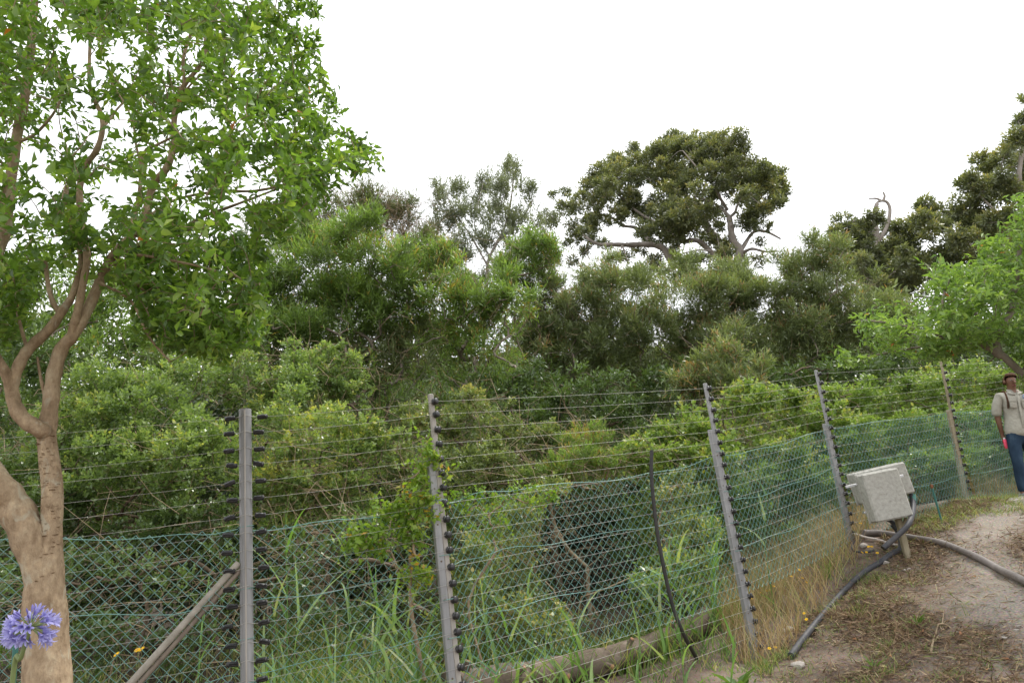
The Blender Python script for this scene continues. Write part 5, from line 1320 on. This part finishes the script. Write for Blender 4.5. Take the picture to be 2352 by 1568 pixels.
foot = ground_at(1600, 1512)
pl = [foot, P(1570, 1455, 5.85), P(1545, 1390, 5.83), P(1526, 1310, 5.82), P(1511, 1230, 5.82), P(1501, 1150, 5.83), P(1496, 1085, 5.85), P(1497, 1034, 5.88)]
hose('black_pipe', 'bent black plastic pipe standing against the wires', 'pipe', pl, .0155, M['black_pipe'])

def Z2(cx, cy): return (1894.9 + .20137 * cx, 1022.1 + .20137 * cy)
# ground pipes
gp = [ground_at(x, y) + UP * .022 for x, y in ((1818, 1512), (1845, 1475), (1890, 1420), (1940, 1365), (1985, 1325), (2022, 1298), (2050, 1280))]
gp += [P(*Z2(850, 1190), 7.38), P(*Z2(868, 1110), 7.42), P(*Z2(840, 1000), 7.45), P(*Z2(770, 900), 7.45)]
hose('black_hose', 'black hose running down the bank from the box post', 'hose', gp, .026, M['hose'])
gp = [ground_at(x, y) + UP * .03 for x, y in ((2440, 1395), (2352, 1345), (2300, 1318), (2250, 1292), (2205, 1270), (2160, 1253), (2110, 1244), (2070, 1238), (2020, 1232), (1985, 1232))]
hose('grey_pipe', 'sun-bleached grey pipe curving across the soil to the right edge', 'pipe', gp, .031, M['grey_pipe'])
gp = [ground_at(*Z2(*q)) + UP * .025 for q in ((340, 1040), (480, 1080), (620, 1120), (760, 1165), (850, 1195))]
hose('white_pipe', 'thin off-white pipe lying between the fourth post and the box', 'pipe', gp, .011, M['white_pipe'], sides=8)
gp = [P(*Z2(325, 1090), 7.6), P(*Z2(310, 1140), 7.58), P(*Z2(320, 1190), 7.5), P(*Z2(370, 1213), 7.45), P(*Z2(470, 1215), 7.4), P(*Z2(560, 1195), 7.4)]
hose('cable_sleeve', 'dark cable sleeve bent out of the ground at the fourth post', 'pipe', gp, .012, M['hose'], sides=8)

def stake(top, bot, r, label, cap=True):
    bot = np.array(bot); T = thing('stake', bot, label, 'stake')
    b2 = Buf(); tube(b2, [bot - (top - bot) * .1, bot * .5 + top * .5, top], r, 10); build('rod', b2, M['green_stake'], T)
    if cap:
        b2 = Buf(); a = nrm(top - bot); tube(b2, [top - a * .03, top, top + a * .012], [r * 1.15, r * 1.5, r * 1.4], 10); build('cap', b2, M['rust'], T)
stake(P(*Z2(1215, 460), 8.0), P(*Z2(1335, 882), 8.0), .0105, 'short green steel stake right of the concrete box')
sb_ = P(22, 1720, 3.55); sb_[2] = hz(sb_[0], sb_[1]); stake(P(36, 1480, 3.55), sb_, .0125, 'green steel stake behind the violet flower', False)

# ------------------------------------------------------------------ concrete box on its post
YB = 7.2
foot = ground_at(*Z2(950, 1305))
BX = thing('control_box', foot, 'pair of lichened grey concrete boxes bolted on a short leaning post', 'control box')
def quad_box(tl, tr_, br, bl, Y, depth, bev, name, mat):
    a, b2, c, d = (P(*q, Y) for q in (tl, tr_, br, bl))
    cen = (a + b2 + c + d) / 4; x = nrm((b2 - a) + (c - d)); z0 = (a - d) + (b2 - c); z = nrm(z0 - x * z0.dot(x)); y = np.cross(z, x)
    hx = (np.linalg.norm(b2 - a) + np.linalg.norm(c - d)) / 4; hz_ = np.linalg.norm(z0) / 4
    cen = cen + y * depth / 2
    bb = Buf(); box(bb, cen, x, y, z, hx, depth / 2, hz_, bev); o = build(name, bb, mat, BX, smooth=False); fix_normals(o)
    return o, cen, x, y, z, hx, hz_
fo, fc, fx_, fy_, fz_, fhx, fhz = quad_box(Z2(415, 330), Z2(832, 250), Z2(1020, 800), Z2(600, 885), YB, .15, .016, 'front_box', M['cement'])
bo, bc, bx_, by_, bz_, bhx, bhz = quad_box(Z2(330, 325), Z2(908, 178), Z2(1035, 540), Z2(455, 665), YB + .24, .16, .014, 'back_box', M['cement'])
lb = Buf(); box(lb, fc + fy_ * .083, fx_, fy_, fz_, fhx + .006, .012, fhz + .006, .006); o = build('lid_rim', lb, M['cement'], BX, smooth=False); fix_normals(o)
lb = Buf(); box(lb, bc + by_ * .09, bx_, by_, bz_, bhx + .006, .012, bhz + .006, .006); o = build('lid_rim', lb, M['cement'], BX, smooth=False); fix_normals(o)
for dz in (.62, -.55):
    rb = Buf(); m0 = fc + fz_ * fhz * dz + fy_ * .105
    box(rb, m0, fx_, fy_, fz_, .30 if dz > 0 else .2, .009, .013, .002); o = build('mounting_bar', rb, M['metal_rod'], BX, smooth=False); fix_normals(o)
    for s in (-1, 1):
        nb = Buf(); lathe(nb, [(0, .01), (.012, .008), (.013, -.008), (.006, -.01), (.006, -.05)], m0 + fx_ * s * (fhx + .015) - fy_ * .02, fx_, fz_, -fy_, 6); build('nut', nb, M['metal_rod'], BX)
pb = Buf(); ptop = P(*Z2(800, 700), YB + .16); pd_ = nrm(ptop - foot)
pc = (ptop + foot - pd_ * .2) / 2
px_ = nrm(np.cross(pd_, np.array([0, 1., 0]))); py_ = np.cross(pd_, px_)
box(pb, pc, px_, py_, pd_, .028, .028, np.linalg.norm(ptop - foot) / 2 + .1, .006); o = build('post', pb, M['timber'], BX, smooth=False); fix_normals(o)
vb = Buf(); v0, v1 = P(*Z2(870, 960), YB + .12), P(*Z2(925, 830), YB + .12); vd = nrm(v1 - v0); vx = nrm(np.cross(vd, [0, 1., 0]))
box(vb, (v0 + v1) / 2, vx, np.cross(vd, vx), vd, .012, .012, np.linalg.norm(v1 - v0) / 2, .003); o = build('brace', vb, M['timber'], BX, smooth=False); fix_normals(o)
cd = [P(*Z2(985, 560), YB + .3), P(*Z2(1003, 640), YB + .26), P(*Z2(1005, 740), YB + .15), P(*Z2(985, 820), YB + .02), P(*Z2(945, 910), YB - .06), P(*Z2(870, 990), YB - .08), P(*Z2(770, 1080), YB - .08), P(*Z2(665, 1172), YB - .08)]
hose('conduit', None, None, cd, .026, M['hose'], BX)
eb = Buf(); a = nrm(cd[-1] - cd[-2]); u = nrm(np.cross(a, UP)); lathe(eb, [(0, -.02), (.019, -.02), (.021, .004), (.026, .004)], cd[-1], u, np.cross(a, u), a, 12); build('conduit_mouth', eb, M['black_plastic'], BX)
cb = Buf(); tube(cb, [P(*Z2(1000, 570), YB + .3), P(*Z2(1005, 640), YB + .27)], .031, 14); build('conduit_collar', cb, M['green_stake'], BX)
hose('conduit', None, None, [P(*Z2(500, 660), YB + .3), P(*Z2(520, 720), YB + .27), P(*Z2(600, 800), YB + .24), P(*Z2(760, 870), YB + .2), P(*Z2(830, 960), YB + .16)], .02, M['hose'], BX)

# ------------------------------------------------------------------ flowers
def R5(cx, cy): return ((2696 + cx / 1.568) * .57422, (1731 + cy / 1.568) * .57422)
petal = Buf()
for q in range(11):
    a = q / 11 * 6.283; d = np.array([math.cos(a), math.sin(a), .25])
    add_leaves(petal, np.zeros((1, 3)), d[None], np.array([[0, 0, 1.]]), np.array([1.]), np.array([.5]), np.array([(q * .37) % 1]), 'fold')
petal_me = petal.mesh('petals', M['yellow'])
eye = Buf(); lathe(eye, [(0, .2), (.18, .19), (.3, .12), (.34, .02)], (0, 0, 0), (1, 0, 0), (0, 1, 0), (0, 0, 1), 10); eye_me = eye.mesh('flower_eye', M['flower_eye'])
fl = [R5(*q) for q in ((598, 1350), (635, 1342), (487, 1037), (540, 998), (565, 958), (583, 988), (600, 985), (735, 898), (788, 857), (805, 908), (830, 935), (815, 1130), (830, 1168), (1165, 548), (1170, 566), (1180, 748),
                           (1207, 747), (1240, 712), (1220, 712), (1275, 752), (700, 780), (545, 945), (625, 960))] + [(316, 1492), (326, 1490), (268, 1502)]
rng = np.random.default_rng(23)
for i, (px, py) in enumerate(fl):
    left = px < 400
    g = ground_at(px, py + rng.uniform(25, 55)) if not left else None
    if left: hd = P(px, py, 4.9); g = np.array([hd[0], hd[1], hz(hd[0], hd[1])])
    else: hd = P(px, py, g[1])
    lab_ = 'small yellow daisy at the foot of the third post' if py > 1470 else ('small yellow daisy between the fourth post and the box post' if px > 1950 else ('small yellow daisy in straw grass just right of the third post' if px < 1795 else 'small yellow daisy in straw grass nearer the black hose'))
    T = thing('yellow_daisy', g, lab_ if not left else 'yellow flower in the shade behind the left chain-link', 'flower', lab_.replace('small yellow daisy', 'yellow daisies') if not left else 'yellow flowers behind the left chain-link')
    r = .016 if not left else .023
    z = nrm(np.array([rng.normal() * .25, -.55, .8])); x = nrm(np.cross(z, [0, 1., .3])); y = np.cross(z, x)
    sb = Buf(); tube(sb, [g - UP * .01, (g + hd) / 2 + np.array([rng.normal() * .01, 0, 0]), hd - z * .004], .0015, 4); build('stem', sb, M['stalk'], T)
    inst('petals', petal_me, T, frame_matrix(hd, x * r, y * r, z * r)); inst('flower_eye', eye_me, T, frame_matrix(hd, x * r, y * r, z * r))

# violet-blue agapanthus
rng = np.random.default_rng(31)
hc = P(70, 1440, 2.4); ab = P(10, 1800, 2.45); ab[2] = hz(ab[0], ab[1])
AG = thing('agapanthus', ab, 'violet-blue agapanthus flower head in front of the tan trunk', 'flower')
b2 = Buf(); tube(b2, catmull([ab, P(25, 1600, 2.42), P(48, 1510, 2.4), hc], 6), np.linspace(.009, .006, 19), 8); build('stem', b2, M['stalk'], AG)
floret, bud = Buf(), Buf()
for q in range(6):
    a = q / 6 * 6.283; o = np.array([math.cos(a), math.sin(a), 0]); t_ = np.array([-math.sin(a), math.cos(a), 0])
    prof = [(.05, 0, .05), (.1, .35, .11), (.2, .62, .13), (.42, .88, .12), (.62, 1.0, .01)]
    v = []
    for r_, z_, w_ in prof: v += [o * r_ - t_ * w_ + UP * z_, o * (r_ + .03) + UP * (z_ - .02), o * r_ + t_ * w_ + UP * z_]
    fcs = []
    for k in range(4):
        for s in (0, 1): fcs.append([3*k+s, 3*k+s+1, 3*k+s+4, 3*k+s+3])
    floret.add(v, fcs, np.repeat([.2, .45, .7, .95], 2))
lathe(bud, [(0, 0), (.07, .08), (.13, .45), (.15, .7), (.08, .95), (0, 1)], (0, 0, 0), (1, 0, 0), (0, 1, 0), (0, 0, 1), 8, .2)
flo_me, bud_me = floret.mesh('floret', M['agapanthus']), bud.mesh('bud', M['agapanthus'])
pb = Buf()
for q in range(58):
    z = 1 - 2 * (q + .5) / 58; a = q * 2.39996
    d = np.array([math.sqrt(1 - z*z) * math.cos(a), math.sqrt(1 - z*z) * math.sin(a), z]); d = nrm(d + rng.normal(size=3) * .12)
    if d[2] < -.75: continue
    isbud = d[2] > .45 and rng.random() < .6
    ln = .046 * rng.uniform(.85, 1.1)
    d2 = nrm(d + np.array([0, 0, -.18]))
    tube(pb, [hc, hc + d * ln * .6, hc + d * ln], .0014, 4, caps=False)
    s = (.024 if isbud else .038) * rng.uniform(.85, 1.15)
    x = nrm(np.cross(d2, UP + .01)); y = np.cross(d2, x)
    inst('bud' if isbud else 'floret', bud_me if isbud else flo_me, AG, frame_matrix(hc + d * ln, x * s * .85, y * s * .85, d2 * s))
build('flower_stalks', pb, M['stalk'], AG, kind='stuff')
for q in range(7):
    lb = Buf(); blades(lb, rng, ab[None] + rng.normal(size=(1, 3)) * .02, np.array([.42]), np.array([.03]), np.array([rng.uniform(.1, .5)]), .6, .8, 6); build('strap_leaf', lb, M['leaf_reed'], AG)

# ------------------------------------------------------------------ litter on the soil
def Z5(cx, cy): return ((3400 + cx * .3387) * .57422, (2200 + cy * .3387) * .57422)
rng = np.random.default_rng(37)
for i, q in enumerate(((850, 990), (1290, 1080), (960, 790), (520, 960), (1900, 1310), (340, 1400), (1880, 270), (90, 1070), (1500, 330), (500, 1290), (1300, 1020), (1620, 1440))):
    p = ground_at(*Z5(*q)) + UP * .012
    a = rng.uniform(0, 6.28); d = np.array([math.cos(a), math.sin(a), rng.uniform(0, .4)])
    lb = Buf(); add_leaves(lb, p[None], d[None], (UP + rng.normal(size=3) * .35)[None], np.array([rng.uniform(.05, .085)]), np.array([rng.uniform(.022, .036)]), np.array([rng.uniform(0, 1)]), 'fold')
    props(build('fallen_leaf', lb, M['fallen_leaf'], origin=p), 'curled orange-brown dead leaf on the bare soil', 'leaf', 'dead leaves on the bare soil')
tw = [ground_at(*Z5(*q)) + UP * .012 for q in ((965, 1240), (990, 1110), (1020, 1030), (1055, 920), (1098, 890), (1108, 810), (1112, 740))]
TW = thing('fallen_twig', tw[0], 'pale forked dry twig lying on the soil below the box', 'twig')
b2 = Buf(); c = catmull(tw, 5); tube(b2, c, np.linspace(.0085, .003, len(c)), 6); build('stem', b2, M['twig_dry'], TW)
for pts in (((1060, 915), (1140, 915), (1205, 955)), ((1070, 925), (1095, 970), (1140, 985))):
    b2 = Buf(); tube(b2, catmull([ground_at(*Z5(*q)) + UP * .015 for q in pts], 5), .004, 5); build('fork', b2, M['twig_dry'], TW)
import bmesh
def stone(px, py, r, label, seed, group=None):
    rng = np.random.default_rng(seed); p = ground_at(px, py)
    bm = bmesh.new(); bmesh.ops.create_icosphere(bm, subdivisions=2, radius=r)
    for v in bm.verts:
        n_ = 1 + .25 * math.sin(v.co.x / r * 3 + seed) * math.cos(v.co.y / r * 2.6 + seed) + rng.normal() * .05
        v.co = Vector((v.co.x * n_ * 1.25, v.co.y * n_, v.co.z * n_ * .65))
    me = bpy.data.meshes.new('stone'); bm.to_mesh(me); bm.free(); me.materials.append(M['stone'])
    o = bpy.data.objects.new('stone', me); COL.objects.link(o); o.location = p + UP * r * .2; o.rotation_euler = (0, 0, seed)
    return props(o, label, 'stone', group)
stone(1812, 1452, .05, 'pale stone half hidden in grass right of the third post', 1)
stone(1835, 1535, .045, 'pale stone at the lower end of the black hose', 2)
stone(2035, 1295, .03, 'small pale stone beside the black hose', 3)
stone(1985, 1255, .04, 'pale stone at the foot of the fourth post', 4)
for i, q in enumerate(((1510, 330), (1970, 960), (700, 235), (640, 250), (560, 190), (1830, 1060), (2010, 940), (1250, 820))):
    stone(*Z5(*q), .016, 'small pebble on the bare soil', 10 + i, 'pebbles on the bare soil')

# ------------------------------------------------------------------ person at the right edge
pb0 = P(2372, 1152, 9.2); pb0[2] = hz(pb0[0], pb0[1])
PER = thing('person', pb0, 'person in khaki shirt and blue jeans walking in at the right edge', 'person')
def skin_obj(name, verts, edges, mat, parent, sub=2, root=0):
    me = bpy.data.meshes.new(name)
    me.from_pydata([Vector(v[0]) for v in verts], edges, [])
    o = bpy.data.objects.new(name, me); COL.objects.link(o)
    o.parent = parent; ORG[o.name] = ORG[PER.name]
    sk = o.modifiers.new('skin', 'SKIN'); sk.use_smooth_shade = True
    for i, v in enumerate(verts):
        r = v[1] if isinstance(v[1], tuple) else (v[1], v[1])
        me.skin_vertices[0].data[i].radius = r
        me.skin_vertices[0].data[i].use_root = (i == root)
    ss = o.modifiers.new('sub', 'SUBSURF'); ss.levels = sub; ss.render_levels = sub
    me.materials.append(mat)
    return o
V, E_ = [], []
def chain(pts, start=None):
    prev = start
    for p_ in pts:
        V.append(p_); k = len(V) - 1
        if prev is not None: E_.append((prev, k))
        prev = k
    return prev
chain([((0, 0, .93), (.13, .1)), ((0, 0, 1.1), (.12, .09)), ((0, 0, 1.28), (.14, .095)), ((0, .005, 1.39), (.1, .07)), ((0, -.005, 1.46), (.05, .052)), ((0, -.02, 1.525), (.055, .07)), ((0, -.022, 1.585), (.071, .088)), ((0, -.01, 1.645), (.055, .068))])
feet = {}
for s_, (fx, fy) in ((-1, (-.16, -.12)), (1, (.08, .1))):
    chain([((s_*.16, .005, 1.37), .052), ((s_*.205, .03, 1.24), .045), ((s_*.205, .06, 1.11), .04), ((s_*.195, .06 if s_ < 0 else -.03, .98), .034), ((s_*.17, .09 if s_ < 0 else -.09, .87), .025), ((s_*.165, .09 if s_ < 0 else -.1, .82), (.034, .018)), ((s_*.162, .085 if s_ < 0 else -.105, .785), (.036, .016))], 3)
    w_ = len(V) - 1; wx, wy, wz = V[w_][0]
    for q, (dx, dl) in enumerate(((-.027, .055), (-.009, .066), (.009, .062), (.027, .048))):
        chain([((wx + dx*.6, wy + dx*.6, wz - .02), .0095), ((wx + dx*.7, wy + dx*.7 - .006, wz - dl*.65), .0085), ((wx + dx*.65, wy + dx*.65 - .022, wz - dl), .007)], w_)
    chain([((wx - s_*.035, wy - .02, wz + .015), .0105), ((wx - s_*.045, wy - .035, wz - .012), .009), ((wx - s_*.04, wy - .04, wz - .032), .0075)], w_ - 1)
    chain([((s_*.085, 0, .84), (.08, .085)), ((s_*.09 + fx*.15, fy*.3 - .01, .66), .07), ((s_*.08 + fx*.35, fy*.6 - .02, .47), .055), ((s_*.07 + fx*.45, fy*.85 + .02, .27), .05), ((s_*.05 + fx*.55, fy + .03, .085), .034), ((s_*.05 + fx*.55, fy - .05, .045), (.036, .03)), ((s_*.06 + fx*.55, fy - .14, .03), (.034, .022))], 0)
    feet[s_] = (s_*.05 + fx*.55, fy)
skin_obj('body', V, E_, M['skin'], PER)
V, E_ = [], []
chain([((0, 0, .8), (.205, .15)), ((0, 0, .95), (.185, .135)), ((0, 0, 1.1), (.15, .112)), ((0, -.005, 1.27), (.168, .122)), ((0, .005, 1.37), (.13, .09)), ((0, 0, 1.425), (.072, .066))])
for s_ in (-1, 1):
    chain([((s_*.165, .005, 1.375), .068), ((s_*.21, .03, 1.24), .066), ((s_*.212, .06, 1.11), .066)], 4)
shirt = skin_obj('shirt', V, E_, M['shirt'], PER)
V, E_ = [], []
chain([((0, 0, 1.0), (.16, .115)), ((0, 0, .88), (.178, .135))])
for s_, (fx, fy) in ((-1, (-.16, -.12)), (1, (.08, .1))):
    chain([((s_*.085, 0, .8), (.092, .095)), ((s_*.09 + fx*.15, fy*.3 - .01, .66), .084), ((s_*.08 + fx*.35, fy*.6 - .02, .47), .069), ((s_*.07 + fx*.45, fy*.85 + .02, .27), .06), ((s_*.05 + fx*.55, fy + .03, .09), .054)], 1)
skin_obj('jeans', V, E_, M['jeans'], PER)
def per(name, buf, mat, parent, **kw):
    o = bpy.data.objects.new(name, buf.mesh(name, mat, (0, 0, 0))); COL.objects.link(o); o.parent = parent; ORG[o.name] = ORG[PER.name]; return o
X_, Y_ = np.array([1., 0, 0]), np.array([0, 1., 0])
for s_ in (-1, 1):
    fx, fy = feet[s_]; b2 = Buf()
    for k, (yy, w_, h_) in enumerate(()): pass
    prof = [(.065, .012, .03), (.06, .036, .05), (.02, .042, .062), (-.05, .044, .05), (-.12, .045, .036), (-.17, .034, .028), (-.185, .006, .012)]
    ring = []
    for yy, w_, h_ in prof:
        a = np.linspace(0, 6.283, 12, endpoint=False)
        ring.append(np.stack([fx + np.cos(a) * w_, np.full(12, fy + yy + .03), np.maximum(.045 + np.sin(a) * h_, 0.004)], -1))
    n_ = len(ring); i_ = np.arange(n_-1)[:, None]*12; j_ = np.arange(12)[None]; k_ = (j_+1) % 12
    b2.add(np.vstack(ring), np.stack([i_+j_, i_+k_, i_+12+k_, i_+12+j_], -1).reshape(-1, 4))
    per('shoe', b2, M['shoe'], PER)
b2 = Buf(); a = np.linspace(0, 6.283, 16, endpoint=False)      # braided hair cap
rings = []
for t in np.linspace(0, 1, 8):
    ph = t * 1.75; r = math.sin(ph) if t else .02
    rings.append(np.stack([np.cos(a) * r * .083 * (1 + .04*np.sin(a*10)), -.004 + np.sin(a) * r * .099, 1.603 + math.cos(ph) * .082 + np.where(np.sin(a) < -.2, .055 * t, -.035 * t)], -1))
i_ = np.arange(7)[:, None]*16; j_ = np.arange(16)[None]; k_ = (j_+1) % 16
b2.add(np.vstack(rings), np.stack([i_+j_, i_+k_, i_+16+k_, i_+16+j_], -1).reshape(-1, 4)); per('hair', b2, M['hair'], PER)
for s_ in (-1, 1):
    b2 = Buf(); lathe(b2, [(0, .006), (.009, .004), (.013, 0), (.012, -.006)], (s_*.029, -.098, 1.585), X_ * 1.0, UP * .55, -Y_, 10); ey = per('eye', b2, M['eye_white'], PER)
    b2 = Buf(); lathe(b2, [(0, .0085), (.005, .007), (.006, .003)], (s_*.029, -.098, 1.585), X_, UP, -Y_, 8); per('iris', b2, M['hair'], ey)
    b2 = Buf(); lathe(b2, [(0, .012), (.012, .01), (.02, 0), (.014, -.008)], (s_*.075, -.01, 1.575), Y_, UP * 1.5, X_ * s_, 10); per('ear', b2, M['skin'], PER)
b2 = Buf(); tube(b2, [(0, -.098, 1.58), (0, -.112, 1.56), (0, -.12, 1.545), (0, -.1, 1.535)], [.008, .012, .017, .01], 8); per('nose', b2, M['skin'], PER)
b2 = Buf(); tube(b2, [(-.024, -.09, 1.512), (-.01, -.1, 1.514), (.01, -.1, 1.514), (.024, -.09, 1.512)], [.003, .008, .008, .003], 8); per('mouth', b2, rough_mat('lips', [(.3, (.16, .05, .045)), (.7, (.2, .07, .06))], 20, (1, 1, 1), .5, 0), PER)
for s_ in (-1, 1):
    b2 = Buf(); b2.add([(s_*.012, -.082, 1.405), (s_*.085, -.05, 1.435), (s_*.075, -.01, 1.47), (s_*.03, -.055, 1.455)], [[0, 1, 2, 3]]); b2.add([(s_*.012, -.092, 1.375), (s_*.09, -.085, 1.395), (s_*.085, -.05, 1.437), (s_*.012, -.084, 1.405)], [[0, 1, 2, 3]])
    c_ = per('collar', b2, M['shirt'], shirt); c_.modifiers.new('thick', 'SOLIDIFY').thickness = .006
    b2 = Buf(); box(b2, (s_*.075, -.128, 1.25), X_, Y_, UP, .043, .004, .05, .002); box(b2, (s_*.075, -.133, 1.295), X_, Y_, UP, .045, .004, .014, .002); fix_normals(per('pocket', b2, M['shirt'], shirt))
b2 = Buf(); box(b2, (0, -.124, 1.15), X_, Y_, UP, .014, .005, .22, .002); fix_normals(per('button_placket', b2, M['shirt'], shirt))
b2 = Buf(); lathe(b2, [(0, .004), (.033, .004), (.036, 0)], (.085, -.132, 1.345), X_, UP, -Y_, 20); bd = per('badge', b2, M['badge'], shirt)
b2 = Buf(); lathe(b2, [(.022, .0065), (.026, .0065)], (.085, -.132, 1.345), X_, UP, -Y_, 20); per('badge_ring', b2, M['badge_white'], bd)
b2 = Buf(); lathe(b2, [(0, .007), (.014, .006)], (.085, -.132, 1.345), X_, UP * .7, -Y_, 12); per('badge_emblem', b2, M['badge_white'], bd)
b2 = Buf(); tube(b2, catmull([(-.13, -.09, 1.2), (-.125, -.1, 1.32), (-.12, -.04, 1.44), (-.12, .06, 1.42)], 5), .011, 6); per('strap', b2, M['hair'], PER)
bt = pb0 + np.array([-.07, .06, .66])
BT = thing('pink_bottle', bt, 'small pink bottle held at the person\'s hip', 'bottle')
b2 = Buf(); lathe(b2, [(0, 0), (.021, .002), (.024, .01), (.024, .095), (.018, .115), (.011, .122)], bt, X_, Y_, UP, 14); build('bottle_body', b2, M['pink'], BT)
b2 = Buf(); lathe(b2, [(.012, .12), (.013, .138), (.01, .142), (0, .142)], bt, X_, Y_, UP, 12); build('bottle_cap', b2, M['badge_white'], BT)
sl = P(2345, 1163, 8.9); sl[2] = hz(sl[0], sl[1]) + .012
b2 = Buf(); box(b2, sl, nrm(np.array([1, .2, .06])), nrm(np.array([-.2, 1, 0])), UP, .26, .2, .03, .008); o = build('paving_slab', b2, M['stone'], origin=sl, smooth=False); fix_normals(o); props(o, 'grey paving slab at the person\'s feet', 'slab')

PER.scale = (.95, .95, .95)
PER.rotation_euler = (0, math.radians(6.5), math.radians(-6))
